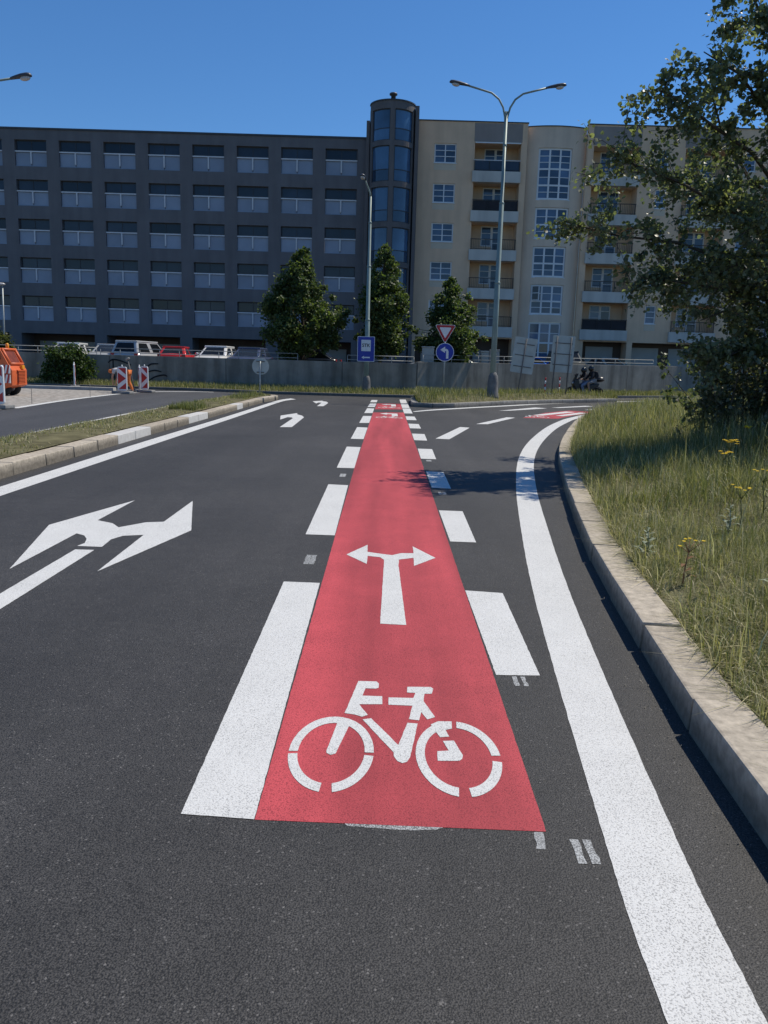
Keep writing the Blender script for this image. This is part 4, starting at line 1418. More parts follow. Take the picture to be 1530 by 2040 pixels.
sl_ = [[(5.6, 14.3, .35), (5.35, 14.2, 1.0), (4.75, 14.1, 1.62)], [(5.6, 14.3, .35), (5.3, 14.3, .9), (4.95, 14.3, 1.15)], [(5.6, 14.3, .35), (5.5, 14.2, 1.2), (5.1, 14.1, 1.9)], [(5.7, 14.3, .35), (5.5, 14.3, .8), (5.25, 14.2, 1.0)]]
sm = MB()
for l_ in sl_: sm.tube(l_, [.012, .008, .003], 5, False)
obj('stems', sm.mesh('stems', BARK, True), YA)
C, tw = sprays(sl_, 16, .3, 9, .4, .3, .9, 1)
obj('twigs', twig_mesh(tw, .003).mesh('twigs', BARK), YA)
obj('foliage', leaves_mesh('foliage', C, .06, [(.10, .125, .07), (.13, .15, .09)], LEAFG, .3), YA)
shrub('green_bush', 'round bright green bush against the wall beside the roadworks', (-15.95, 40.4, .15),
      [(-15.95, 40.4, .95, 1.2, .8, .95, 12000, 70), (-16.3, 40.3, .6, .9, .7, .5, 4000, 30), (-15.4, 40.35, 1.0, .7, .5, .6, 3500, 26)], .10,
      [(.05, .085, .022), (.07, .11, .03), (.04, .065, .02)], stem_fan((-15.95, 40.4, .15), 1.0, 1.6, 12))
shrub('yellow_green_bush', 'yellowish bush rising above the handrail at the left edge', (-21.1, 43.2, .75),
      [(-21.2, 43.2, 1.9, 1.1, .8, 1.0, 6000, 45), (-20.4, 43.1, 1.6, .5, .5, .7, 1800, 18)], .11,
      [(.085, .10, .03), (.07, .085, .028)], stem_fan((-21.1, 43.2, .75), .9, 1.8, 10))


# wildflowers
def flower(label, x, y, h_, heads, petal=PETAL, stemm=STEM, size=.022, group='yellow wildflowers in the right verge'):
    zb = float(verge_right_z(np.array([x]), np.array([y]))[0])
    root = empty('wildflower', (x, y, zb), label, 'flower', group)
    lean = random.uniform(-.06, .06)
    top = (x + lean, y, zb + h_ * .72)
    obj('stem', MB().tube([(x, y, zb - .03), (x + lean * .4, y, zb + h_ * .4), top], [.006, .005, .004], 5).mesh('stem', stemm, True), root)
    for k in range(heads):
        a = random.random() * 6.28
        r_ = random.uniform(.02, .11)
        hd = (top[0] + math.cos(a) * r_, top[1] + math.sin(a) * r_, zb + h_ * random.uniform(.9, 1.0))
        m_ = MB().tube([top, hd], [.003, .002], 4)
        obj('stalk', m_.mesh('stalk', stemm, True), root)
        fm = MB().ball(hd, (size * .5, size * .5, size * .35), 8, 5)
        for j in range(9):
            t = 2 * math.pi * j / 9
            c_, s2 = math.cos(t), math.sin(t)
            fm.add([(hd[0] + c_ * size * .3, hd[1] + s2 * size * .3, hd[2]), (hd[0] + c_ * size * .9 - s2 * size * .25, hd[1] + s2 * size * .9 + c_ * size * .25, hd[2] + .004), (hd[0] + c_ * size * 1.25, hd[1] + s2 * size * 1.25, hd[2]), (hd[0] + c_ * size * .9 + s2 * size * .25, hd[1] + s2 * size * .9 - c_ * size * .25, hd[2] + .004)], [(0, 1, 2, 3)])
        obj('flower_head', fm.mesh('flower_head', petal), root)
    for j in range(4):
        zz = zb + h_ * (.15 + .13 * j)
        a = random.random() * 6.28
        L = .09
        c_, s2 = math.cos(a), math.sin(a)
        obj('leaf', MB().add([(x, y, zz), (x + c_ * L * .5 - s2 * .016, y + s2 * L * .5 + c_ * .016, zz + .03), (x + c_ * L, y + s2 * L, zz + .015), (x + c_ * L * .5 + s2 * .016, y + s2 * L * .5 - c_ * .016, zz + .03)], [(0, 1, 2, 3)]).mesh('leaf', stemm), root)


flower('large bright yellow ragwort cluster in the shaded grass', 3.9, 9.1, .46, 12, size=.021)
flower('yellow ragwort at the right edge below the shrub', 5.1, 11.35, .45, 8, size=.024)
flower('small low yellow ragwort just below the large cluster', 3.72, 8.75, .36, 6, size=.022)
flower('yellow ragwort standing in the sunlit grass near the right edge', 2.92, 6.45, .40, 7, size=.014)
flower('orange yellow ragwort on a brown stem close to the kerb', 1.92, 4.98, .30, 6, PETAL, STEMB, .012)
flower('yellow ragwort cut by the right photo edge', 3.38, 7.05, .42, 6, size=.015)


GREYLEAF = simple('grey_thistle_leaf', (.24, .27, .19), .8, 0, .2, .2, 20)


def thistle(label, x, y, h_, n=18):
    zb = float(verge_right_z(np.array([x]), np.array([y]))[0])
    root = empty('thistle', (x, y, zb), label, 'plant')
    obj('stem', MB().tube([(x, y, zb - .03), (x + .015, y, zb + h_ * .5), (x, y + .01, zb + h_)], [.006, .005, .002], 6).mesh('stem', GREYLEAF, True), root)
    for k in range(n):
        t = (k + .5) / n
        a = k * 2.4 + random.uniform(-.3, .3)
        L = (.11 - .07 * t) * random.uniform(.8, 1.2)
        zz = zb + h_ * (.05 + .92 * t)
        c_, s2 = math.cos(a), math.sin(a)
        wv = L * .17
        pts_ = []
        for u, wq, up_ in ((0, .4, 0), (.35, 1.0, .35), (.7, .8, .5), (1.0, 0, .42)):
            pts_.append((u, wq, up_))
        v_ = []
        for u, wq, up_ in pts_:
            for sg in (-1, 1):
                v_.append((x + c_ * L * u - s2 * wv * wq * sg, y + s2 * L * u + c_ * wv * wq * sg, zz + L * up_ * .8))
        obj('leaf', MB().add(v_, [(0, 1, 3, 2), (2, 3, 5, 4), (4, 5, 7, 6)]).mesh('leaf', GREYLEAF), root)


thistle('grey green thistle at the kerb edge left of the orange ragwort', 1.93, 5.75, .24)
thistle('pale grey thistle deeper in the sunlit verge grass', 2.75, 6.3, .28)
thistle('small grey thistle among the grass close to the right photo edge', 2.35, 4.6, .2)


# ------------------------------------------------------------------ lamps
def lamp_head(parent, p, d, L=.72):
    """cobra style head: p = arm end, d = direction (unit, plan + slight rise)"""
    d = Vector(d).normalized()
    side = d.cross(Vector((0, 0, 1))).normalized()
    upv = side.cross(d)
    prof = [(0, .05, .05, .0), (.18, .075, .07, .01), (.4, .12, .085, .015), (.6, .13, .085, .015), (.7, .10, .07, .01), (.74, .04, .03, 0)]
    m_ = MB()
    n_ = 12
    for s, wv, hv, off in prof:
        c = Vector(p) + d * (s * L / .72) + upv * off
        for k in range(n_):
            t = 2 * math.pi * k / n_
            hh = hv if math.sin(t) > 0 else hv * .55
            m_.v.append(tuple(c + side * math.cos(t) * wv + upv * math.sin(t) * hh))
    for i in range(len(prof) - 1):
        for k in range(n_):
            a, b = i * n_ + k, i * n_ + (k + 1) % n_
            m_.f.append((a, b, b + n_, a + n_))
    m_.f += [tuple(range(n_))[::-1], tuple(range((len(prof) - 1) * n_, len(prof) * n_))]
    hd = obj('lamp_head', m_.mesh('lamp_head', LAMPD, True), parent)
    b = MB().ball((0, 0, 0), (.16, .10, .075), 14, 8)
    Mb = Matrix.Translation(Vector(p) + d * (.50 * L / .72) - upv * .045) @ Matrix((d, side, upv)).transposed().to_4x4()
    obj('bowl', b.xf(Mb).mesh('bowl', LAMPG, True), hd)


def cast_base(parent, x, y, z0, r_, h_):
    prof = [(r_ * 1.12, z0 - .1), (r_ * 1.1, z0 + .05), (r_, z0 + .1), (r_ * .92, z0 + h_ * .6), (r_ * .80, z0 + h_ * .85), (r_ * .55, z0 + h_ * .97), (r_ * .4, z0 + h_)]
    obj('base_sleeve', MB().lathe(prof, (x, y, 0), 18).mesh('base_sleeve', CASTC, True), parent)


L1 = empty('street_lamp', (-1.07, 40.0, .15), 'single arm street lamp carrying the blue inspection sign', 'street lamp')
x, y = -1.07, 40.0
obj('pole', MB().tube([(x, y, .1), (x, y, 3.6), (x, y, 3.62), (x, y, 6.1), (x, y, 6.12), (x, y, 8.1), (x, y, 8.12), (x, y, 9.3)], [.115, .115, .098, .094, .075, .072, .05, .05], 12).mesh('pole', POLEG, True), L1)
for zz, rr in ((3.62, .125), (6.12, .105), (8.12, .082)):
    obj('collar', MB().lathe([(rr * .9, zz - .05), (rr, zz - .03), (rr, zz + .03), (rr * .7, zz + .06)], (x, y, 0), 14).mesh('collar', POLEG, True), L1)
obj('arm', MB().tube([(x, y, 9.28), (x - .03, y - .03, 9.45), (x - .15, y - .2, 9.72), (x - .26, y - .45, 9.93)], [.045, .04, .036, .032], 8).mesh('arm', POLEG, True), L1)
lamp_head(L1, (x - .25, y - .42, 9.93), (-.25, -.9, .15), .6)
cast_base(L1, x + .02, y, .1, .21, .86)

L2 = empty('street_lamp', (4.38, 34.0, .35), 'tall double arm street lamp standing on the grassy median', 'street lamp')
x, y = 4.36, 34.0
obj('pole', MB().tube([(x, y, .3), (x, y, 4.9), (x, y, 4.92), (x, y, 8.0), (x, y, 8.02), (x, y, 11.45)], [.115, .112, .098, .094, .072, .066], 12).mesh('pole', POLEG, True), L2)
for zz, rr in ((4.92, .12), (8.02, .1), (10.2, .08)):
    obj('collar', MB().lathe([(rr * .9, zz - .05), (rr, zz - .03), (rr, zz + .03), (rr * .7, zz + .06)], (x, y, 0), 14).mesh('collar', POLEG, True), L2)
for s_ in (-1, 1):
    obj('arm', MB().tube([(x + s_ * .0215, y, 10.9), (x + s_ * .05, y, 11.25), (x + s_ * .14, y, 11.6), (x + s_ * .32, y, 11.9), (x + s_ * .62, y, 12.12), (x + s_ * 1.0, y, 12.22), (x + s_ * 1.55, y, 12.36)], .038, 8).mesh('arm', POLEG, True), L2)
    lamp_head(L2, (x + s_ * 1.5, y, 12.35), (s_, 0, .16), .78)
cast_base(L2, x + .03, y, .3, .24, 1.03)

L3 = empty('street_lamp', (-14.6, 26.0, 0), 'street lamp arm reaching in from the left edge of the sky', 'street lamp')
obj('pole', MB().tube([(-14.6, 26, 0), (-14.6, 26, 4), (-14.6, 26, 8.6)], [.11, .09, .06], 12).mesh('pole', POLEG, True), L3)
obj('arm', MB().tube([(-14.6, 26, 8.5), (-14.5, 26, 9.0), (-14.0, 26, 9.25), (-12.8, 26, 9.42), (-11.55, 26, 9.63)], .035, 8).mesh('arm', POLEG, True), L3)
lamp_head(L3, (-11.58, 26, 9.62), (1, 0, .17), .62)
cast_base(L3, -14.6, 26, 0, .2, .9)

L4 = empty('street_lamp', (-23.5, 50.0, .75), 'thin pale lamp post in front of the parking house at far left', 'street lamp')
obj('pole', MB().tube([(-23.5, 50, .7), (-23.42, 50, 5.55)], [.06, .045], 10).mesh('pole', STEEL, True), L4)
obj('lamp_head', MB().ball((-23.5, 50, 5.62), (.26, .2, .09), 14, 8).mesh('lamp_head', LAMPG, True), L4)


# ------------------------------------------------------------------ signs
def text_mesh(body, size, mat, name='lettering', depth=.002, bold=.0):
    cu = bpy.data.curves.new('t', 'FONT')
    cu.body = body
    cu.size = size
    cu.align_x = 'CENTER'
    cu.align_y = 'CENTER'
    cu.extrude = depth
    cu.offset = bold
    to = bpy.data.objects.new('t', cu)
    COL.objects.link(to)
    dg = bpy.context.evaluated_depsgraph_get()
    me = bpy.data.meshes.new_from_object(to.evaluated_get(dg))
    bpy.data.objects.remove(to)
    bpy.data.curves.remove(cu)
    me.name = name
    me.materials.clear()
    me.materials.append(mat)
    return me


def round_rect(wd, hg, r_, n=5):
    out_ = []
    for cx_, cz_, a0 in ((wd / 2 - r_, hg / 2 - r_, 0), (-wd / 2 + r_, hg / 2 - r_, 90), (-wd / 2 + r_, -hg / 2 + r_, 180), (wd / 2 - r_, -hg / 2 + r_, 270)):
        for i in range(n + 1):
            a = R(a0 + 90 * i / n)
            out_.append((cx_ + r_ * math.cos(a), cz_ + r_ * math.sin(a)))
    return out_


def plate(parent, name, poly, y0, y1, mat, loc, bev=0.0):
    return obj(name, MB().prism(poly, y0, y1, 'y').mesh(name, mat, False, bev), parent, loc)


SK = empty('inspection_sign', (-1.11, 39.8, 1.62), 'blue STK sign with white panel and left arrow on the single lamp post', 'sign')
c = (-1.11, 39.84, 2.23)
plate(SK, 'board', round_rect(.84, 1.2, .04), 0, .02, SWHITE, c)
plate(SK, 'blue_field', round_rect(.79, 1.15, .03), -.006, -.001, SBLUE, c)
plate(SK, 'white_panel', round_rect(.46, .54, .02), -.012, -.007, SWHITE, (c[0], c[1], c[2] + .17))
o = obj('lettering', text_mesh('STK', .225, SBLACK, bold=.004), SK, (c[0], c[1] - .016, c[2] + .17))
o.rotation_euler = (math.pi / 2, 0, 0)
plate(SK, 'arrow', [(-.21, 0), (-.08, .085), (-.10, .03), (.2, .03), (.2, -.03), (-.10, -.03), (-.08, -.085)], -.012, -.007, SWHITE, (c[0], c[1], c[2] - .40))
for zz in (-.35, .35):
    obj('clamp', MB().lathe([(.125, -.03), (.125, .03)], (-1.07, 40.0, c[2] + zz), 14).mesh('clamp', STEEL, True), SK)

GW = empty('give_way_sign', (2.27, 33.0, .38), 'give way triangle mounted above the blue turn left disc', 'sign')
obj('post', MB().tube([(2.27, 33.0, .3), (2.25, 33.0, 3.12)], .03, 10).mesh('post', STEEL, True), GW)


def tri(s):
    k = 8
    pts_ = []
    for a in (90 + 60, 90 - 60, 270):
        pass
    base = [(-.5 * s, .2887 * s), (.5 * s, .2887 * s), (0, -.5774 * s)]
    rr = .06 * s
    for i in range(3):
        p = Vector(base[i])
        q0 = (Vector(base[i - 1]) - p).normalized()
        q1 = (Vector(base[(i + 1) % 3]) - p).normalized()
        bis = (q0 + q1).normalized()
        cc = p + bis * (rr * 2)
        st = math.atan2(-q0.x * 0 + (p + q0 * rr * 1.73 - cc).y, (p + q0 * rr * 1.73 - cc).x)
        en = math.atan2((p + q1 * rr * 1.73 - cc).y, (p + q1 * rr * 1.73 - cc).x)
        while en > st: en -= 2 * math.pi
        for j in range(k):
            t = st + (en - st) * j / (k - 1)
            pts_.append((cc.x + rr * math.cos(t), cc.y + rr * math.sin(t)))
    return pts_


c = (2.245, 32.95, 2.90)
plate(GW, 'triangle_plate', tri(.86), 0, .012, SWHITE, c)
plate(GW, 'red_border', tri(.80), -.006, -.001, SRED, c)
plate(GW, 'white_field', tri(.50), -.012, -.007, SWHITE, c)
TL = empty('turn_left_sign', (2.27, 32.95, 1.72), 'round blue sign with white bent arrow turning left', 'sign')
c = (2.26, 32.95, 2.07)


def disc(r_, n=40): return [(r_ * math.cos(2 * math.pi * i / n), r_ * math.sin(2 * math.pi * i / n)) for i in range(n)]


plate(TL, 'disc', disc(.365), 0, .012, SWHITE, c)
plate(TL, 'blue_field', disc(.34), -.006, -.001, SBLUE, c)
plate(TL, 'arrow', [(.145, -.25), (.145, .02), (.12, .10), (.06, .135), (.0, .14), (.0, .225), (-.19, .095), (.0, -.03), (.0, .05), (.035, .045), (.05, .02), (.05, -.25)], -.012, -.007, SWHITE, c)

RB = empty('round_sign', (-5.19, 33.0, .15), 'round sign seen from its grey back on the left island tip', 'sign')
obj('post', MB().tube([(-5.19, 32.93, .1), (-5.17, 32.93, 1.5)], .03, 10).mesh('post', STEEL, True), RB)
plate(RB, 'disc', disc(.34), 0, .012, SBACK, (-5.165, 32.98, 1.30))
for zz, wv in ((1.50, .17), (1.06, .15)):
    obj('bracket', MB().box(-5.165 - wv, -5.165 + wv, 32.945, 32.978, zz - .022, zz + .022).mesh('bracket', CASTC, False, .005), RB)


def back_board(label, x, y, lean, poles, wd=1.02, hg=1.58, zc=2.12):
    root = empty('large_sign', (x, y, .35), label, 'sign')
    Mx = Matrix.Translation((x, y, .35)) @ Matrix.Rotation(R(lean), 4, 'Y')
    h0 = zc - .35
    me = MB().prism(round_rect(wd, hg, .05), 0, .02, 'y').xf(Mx @ Matrix.Translation((.08, 0, h0))).mesh('board', SBACK)
    obj('board', me, root)
    for px in poles:
        obj('post', MB().tube([Mx @ Vector((px, -.05, -.2)), Mx @ Vector((px, -.05, h0 + hg / 2 - .05))], .03, 8).mesh('post', CASTC, True), root)
    for zz in (-.5, 0, .5):
        obj('stiffener', MB().box(.08 - wd / 2 + .1, .08 + wd / 2 - .1, -.018, -.002, h0 + zz - .022, h0 + zz + .022, Mx).mesh('stiffener', CASTC), root)
    obj('foot', MB().lathe([(.36, 0), (.36, .07), (.3, .11), (.08, .14)], (x, y, .25), 12).mesh('foot', RECYC), root)


back_board('tall grey sign back leaning right beside the double lamp post', 5.83, 37.0, 6.5, (.08,))
back_board('tall grey sign back on two posts near the motorcycle', 8.05, 38.7, 2.5, (-.25, .42), 1.05, 1.7, 2.25)


def stake(label, x, y, z, h_=.72):
    root = empty('marker_stake', (x, y, z), label, 'stake', 'striped stakes on the median')
    n = 5
    for k in range(n):
        obj('band', MB().lathe([(.032, z + h_ * k / n), (.032, z + h_ * (k + 1) / n - .002)], (x, y, 0), 10).mesh('band', SRED if k % 2 == 0 else SWHITE, True), root)
    obj('foot', MB().box(x - .3, x + .3, y - .18, y + .18, z - .12, z - .002).mesh('foot', RECYC, False, .03), root)


stake('red and white striped stake between the two sign backs', 7.35, 38.0, .42)
stake('red and white striped stake just left of the motorcycle', 8.35, 39.6, .36, .8)


# construction delineators
def delineator(label, x, y, rz, h_=1.0, wd=.25):
    root = empty('delineator_board', (x, y, .01), label, 'delineator', 'striped delineator boards at the roadworks', rz)

    def lp(name, me): return obj(name, me, root, (0, 0, 0), False)
    lp('board', MB().prism([(a, b + .12 + h_ / 2) for a, b in round_rect(wd * 2 * .82, h_, .07)], -.03, .03, 'y').mesh('board', SWHITE, False, .012))
    lp('knob', MB().tube([(0, 0, h_ + .11), (0, 0, h_ + .2)], [.035, .018], 8).mesh('knob', SWHITE, True))
    lp('foot', MB().box(-.4, .4, -.2, .2, 0, .11).mesh('foot', RECYC, False, .03))
    W = wd * .82 - .03
    z0 = .17
    H = h_ - .1
    zc = z0 + H * .52
    for sgn in (-1, 1):
        yv = sgn * .034
        for poly in ([(-W, zc + .24), (-W, zc - .24), (W, zc)], [(-W * .9, z0 + H), (W, z0 + H), (W, z0 + H - .26)], [(-W * .9, z0 + .02), (W, z0 + .02), (W, z0 + .28)]):
            lp('red_stripe', MB().add([(a, yv, b) for a, b in poly], [(0, 1, 2)]).mesh('red_stripe', SRED))
    return root


delineator('large red and white delineator board at the left photo edge', -10.75, 22.3, R(-14), 1.06, .29)
delineator('delineator board seen edge on in front of the green bush', -14.65, 38.0, R(-72), 1.0, .25)
delineator('red and white delineator board directly in front of the road worker', -10.98, 33.6, R(-8), .98, .25)
delineator('delineator board seen edge on right behind the road worker', -11.0, 36.0, R(-66), .98, .22)
delineator('rightmost red and white delineator board of the roadworks', -10.62, 35.5, R(-8), 1.0, .2)
for lab, x, y in (('thin steel pin beside the orange machine', -10.95, 24.9), ('thin steel pin in the milled gravel right of the machine', -10.98, 29.9)):
    o = obj('steel_pin', MB().tube([(x, y, -.05), (x + .01, y, .5)], .008, 6).mesh('steel_pin', CASTC, True))
    tag(o, lab, 'pin', 'steel pins along the milled edge')

# orange machine
MC = empty('road_machine', (-14.8, 29.6, .01), 'orange road building machine with grille and number 753', 'machine')
prof = [(-16.6, .30), (-16.6, 1.68), (-13.82, 1.70), (-13.52, 1.12), (-13.40, .92), (-13.42, .38), (-13.7, .27)]
obj('body', MB().prism(prof, 29.0, 30.2, 'y').mesh('body', ORANGE, False, .03), MC)
sl0, sl1 = Vector((-13.82, 0, 1.70)), Vector((-13.52, 0, 1.12))
sn = Vector((.58, 0, .30)).normalized()


def slant(t, yy, off): return tuple(sl0.lerp(sl1, t) + sn * off + Vector((0, yy, 0)))


obj('cab_opening', MB().add([slant(.2, 29.2, .008), slant(.2, 30.0, .008), slant(.93, 30.0, .008), slant(.93, 29.2, .008), slant(.2, 29.2, -.05), slant(.2, 30.0, -.05), slant(.93, 30.0, -.05), slant(.93, 29.2, -.05)],
    [(0, 1, 2, 3), (0, 1, 5, 4), (1, 2, 6, 5), (2, 3, 7, 6), (3, 0, 4, 7)]).mesh('cab_opening', ORANGED), MC)
for a, b in ((slant(.05, 29.1, .03), slant(1.0, 29.1, .03)), (slant(.05, 30.1, .03), slant(1.0, 30.1, .03)), (slant(.1, 29.1, .03), slant(.1, 30.1, .03)), (slant(.97, 29.1, .03), slant(.97, 30.1, .03))):
    obj('cab_frame', MB().tube([a, b], .05, 6).mesh('cab_frame', ORANGE, True), MC)
gr_ = obj('grille', MB().box(-13.43, -13.385, 29.4, 30.0, .45, .90).mesh('grille', ORANGED, False, .01), MC)
for k in range(8):
    obj('grille_slat', MB().box(-13.384, -13.36, 29.43, 29.97, .48 + .052 * k, .505 + .052 * k).mesh('grille_slat', ORANGE), gr_)
for zz in (.43, .915):
    obj('grille_frame', MB().box(-13.42, -13.35, 29.36, 30.04, zz - .02, zz + .02).mesh('grille_frame', ORANGE), gr_)
obj('indicator', MB().box(-13.46, -13.36, 29.75, 29.95, .96, 1.10).mesh('indicator', AMBER, False, .02), MC)
for zz in (.98, .64):
    pn = obj('warning_panel', MB().box(-13.74, -13.46, 28.95, 28.985, zz - .17, zz + .13).mesh('warning_panel', SWHITE), MC)
    for k in range(2):
        xa = -13.74 + .14 * k
        obj('red_stripe', MB().add([(xa, 28.944, zz - .17), (xa + .068, 28.944, zz - .17), (xa + .14, 28.944, zz + .13), (xa + .072, 28.944, zz + .13)], [(0, 1, 2, 3)]).mesh('red_stripe', SRED), pn)
o = obj('lettering', text_mesh('753', .27, SBLACK, bold=.006), MC, (-13.98, 28.985, 1.36))
o.rotation_euler = (math.pi / 2, 0, 0)
for wx in (-13.85, -16.0):
    for wy in (29.2, 29.95):
        wh = obj('wheel', MB().lathe([(.02, -.12), (.25, -.13), (.27, -.1), (.27, .1), (.25, .13), (.02, .12)], (wx, wy, .28), 20, 'y').mesh('wheel', TYRE, True), MC)
        obj('rim', MB().lathe([(.02, -.14), (.13, -.14), (.15, -.12)], (wx, wy, .28), 16, 'y').mesh('rim', RIM, True), wh)
obj('beacon', MB().lathe([(.04, 1.68), (.06, 1.72), (.06, 1.84), (.03, 1.88)], (-13.95, 29.9, 0), 12).mesh('beacon', AMBER, True), MC)


# ------------------------------------------------------------------ cars
def car(label, x, y, rz, paint, L=4.3, W=1.76, H=1.46, roof=(.18, .62), front=.30, rear=.02, belt=.93, suv=0.0, z=.82):
    """local +y is the nose; front/rear: share of the length before the screen base / behind the rear glass base"""
    root = empty('parked_car', (x, y, z), label, 'car', 'cars parked along the upper street', rz)
    pm = simple('car_paint_' + label[:12].replace(' ', '_'), paint, .22, .15, .5, .03, 3)

    def lp(name, me, par=None, smooth=None):
        return obj(name, me, par or root, (0, 0, 0), False)
    hb = H - (.06 if suv == 0 else 0)
    # body shell: cross sections along the length
    st = []
    nose, tail = L / 2, -L / 2
    for t, hw, zb, zt in ((0, .80, .38, .60), (.03, .93, .26, .72), (.12, .99, .20, .86), (front, 1.0, .20, belt), (.5, 1.0, .20, belt + .02), (1 - rear - .08, 1.0, .20, belt + .03), (.97, .95, .26, belt), (1.0, .84, .36, belt - .16)):
        st.append((nose - t * L, hw * W / 2, zb, zt))
    m_ = MB()
    for yy, hw, zb, zt in st:
        zt += suv * .12
        m_.v += [(-hw * .90, yy, zb), (-hw, yy, zb + .16), (-hw, yy, zt - .16), (-hw * .94, yy, zt - .04), (-hw * .74, yy, zt), (0, yy, zt + .025), (hw * .74, yy, zt), (hw * .94, yy, zt - .04), (hw, yy, zt - .16), (hw, yy, zb + .16), (hw * .90, yy, zb), (0, yy, zb)]
    k = 12
    for i in range(len(st) - 1):
        for j in range(k):
            a, b = i * k + j, i * k + (j + 1) % k
            m_.f.append((a, b, b + k, a + k))
    m_.f += [tuple(range(k)), tuple(range((len(st) - 1) * k, len(st) * k))]
    lp('body', m_.mesh('body', pm, True))
    bz = belt + suv * .12 + .005
    yf0, yr0 = nose - front * L, tail + rear * L
    yf1, yr1 = nose - (front + roof[0]) * L, tail + (1 - roof[1] - roof[0] if False else roof[1] * 0) + (rear + .09) * L
    yr1 = tail + (rear + roof[1]) * L
    wb, wt = W / 2 * .92, W / 2 * .72
    base = [(-wb, yr0, bz - .03), (wb, yr0, bz - .03), (wb, yf0, bz - .03), (-wb, yf0, bz - .03)]
    top = [(-wt, yr1, hb), (wt, yr1, hb), (wt, yf1, hb), (-wt, yf1, hb)]
    cm = MB().add(base + top, [(0, 3, 2, 1), (4, 5, 6, 7), (0, 1, 5, 4), (1, 2, 6, 5), (2, 3, 7, 6), (3, 0, 4, 7)])
    lp('cabin', cm.mesh('cabin', pm, True, .09, 4))

    def glassq(name, q, s0=.86, s1=.86):
        q = [Vector(p) for p in q]
        n_ = (q[1] - q[0]).cross(q[3] - q[0]).normalized()
        c_ = sum(q, Vector()) / 4
        if n_.dot(c_ - Vector((0, 0, .9))) < 0: n_ = -n_
        u_ = ((q[1] - q[0]) + (q[2] - q[3])) / 2
        v_ = ((q[3] - q[0]) + (q[2] - q[1])) / 2
        out_ = []
        for p in q:
            d = p - c_
            out_.append(c_ + d * s0 + n_ * .004)
        out2 = [p + n_ * .006 for p in out_]
        return lp(name, MB().add(out_ + out2, [(0, 1, 2, 3), (4, 5, 6, 7), (0, 1, 5, 4), (1, 2, 6, 5), (2, 3, 7, 6), (3, 0, 4, 7)]).mesh(name, CARGL))
    lp('roof', MB().box(-wt - .02, wt + .02, yr1 - .02, yf1 + .06, hb - .05, hb + .055).mesh('roof', pm, True, .05, 3))
    glassq('windscreen', [base[3], base[2], top[2], top[3]], .80)
    glassq('rear_window', [base[0], base[1], top[1], top[0]], .76)
    for sgn in (-1, 1):
        ia, ib = (1, 2) if sgn > 0 else (0, 3)
        A, B, C_, D = (Vector(base[ia]), Vector(base[ib]), Vector(top[ib]), Vector(top[ia]))
        M0, M1 = (A + B) / 2, (D + C_) / 2
        glassq('side_window', [A, M0, M1, D], .74)
        glassq('side_window', [M0, B, C_, M1], .74)
        lp('mirror', MB().ball((sgn * (W / 2 + .07), yf0 - .28, bz + .06), (.09, .06, .07), 10, 6).mesh('mirror', pm, True))
        lp('headlight', MB().ball((sgn * W * .36, nose - .10, .66 + suv * .1), (.17, .09, .08), 10, 6).mesh('headlight', LAMPG, True))
        lp('tail_light', MB().box(sgn * W * .40 - .1, sgn * W * .40 + .1, tail + .02, tail + .09, .72, .90).mesh('tail_light', SRED, False, .02))
        for yy in (nose - .82, tail + .78):
            wh = lp('wheel', MB().lathe([(.05, -.1), (.29, -.1), (.315, -.07), (.315, .07), (.29, .1), (.05, .1)], (sgn * (W / 2 - .1), yy, .315), 22, 'x').mesh('wheel', TYRE, True))
            obj('rim', MB().lathe([(.02, sgn * .105), (.19, sgn * .105), (.2, sgn * .09)], (sgn * (W / 2 - .1), yy, .315), 16, 'x').mesh('rim', RIM, True), wh, (0, 0, 0), False)
    lp('bumper', MB().box(-W * .40, W * .40, nose - .12, nose + .03, .26, .44).mesh('bumper', BLACKP, False, .03))
    lp('number_plate', MB().box(-.26, .26, nose + .032, nose + .04, .36, .47).mesh('number_plate', SWHITE))
    return root


P_ = math.pi
car('white hatchback partly hidden by the green bush', -18.2, 46.6, P_ + .05, (.70, .70, .68), 4.2, 1.74, 1.42, (.20, .14), .27, .04)
car('grey estate car just right of the green bush', -15.9, 46.6, P_ + .12, (.42, .43, .43), 4.5, 1.76, 1.40, (.20, .10), .27, .03)
car('silver van seen from behind next to the red car', -14.0, 46.7, -.22, (.45, .46, .47), 4.3, 1.78, 1.60, (.16, .06), .24, .01)
car('small bright red car behind the handrail', -11.95, 46.5, .05, (.55, .03, .03), 3.9, 1.66, 1.36, (.20, .12), .30, .06)
car('white small car right of the red one', -9.75, 46.4, P_ - .08, (.74, .73, .70), 4.0, 1.74, 1.47, (.19, .10), .27, .04)
car('dark blue car left of the linden tree', -7.9, 46.5, P_ - .1, (.07, .09, .16), 4.3, 1.78, 1.43, (.20, .10), .28, .04)
car('black car in the shade under the broad linden tree', -5.0, 47.4, R(82), (.02, .022, .025), 4.4, 1.78, 1.42, (.20, .16), .28, .06)
car('silver grey car behind the blue turn left disc', 3.3, 49.3, R(78), (.30, .31, .31), 4.4, 1.78, 1.44, (.20, .16), .28, .06, z=.85)
car('bright blue car between the two sign backs', 9.6, 55.0, P_ + .3, (.02, .14, .55), 4.0, 1.7, 1.35, (.2, .12), .28, .05, z=.95)
car('dark off road car right of the tall sign back', 12.0, 55.4, P_ + .1, (.06, .065, .065), 4.4, 1.82, 1.72, (.12, .05), .26, .02, .98, 1.0, 1.02)
car('pale green grey car in front of the garage doors', 15.2, 56.4, P_ + .25, (.33, .36, .33), 4.2, 1.74, 1.38, (.2, .14), .28, .05, z=1.05)


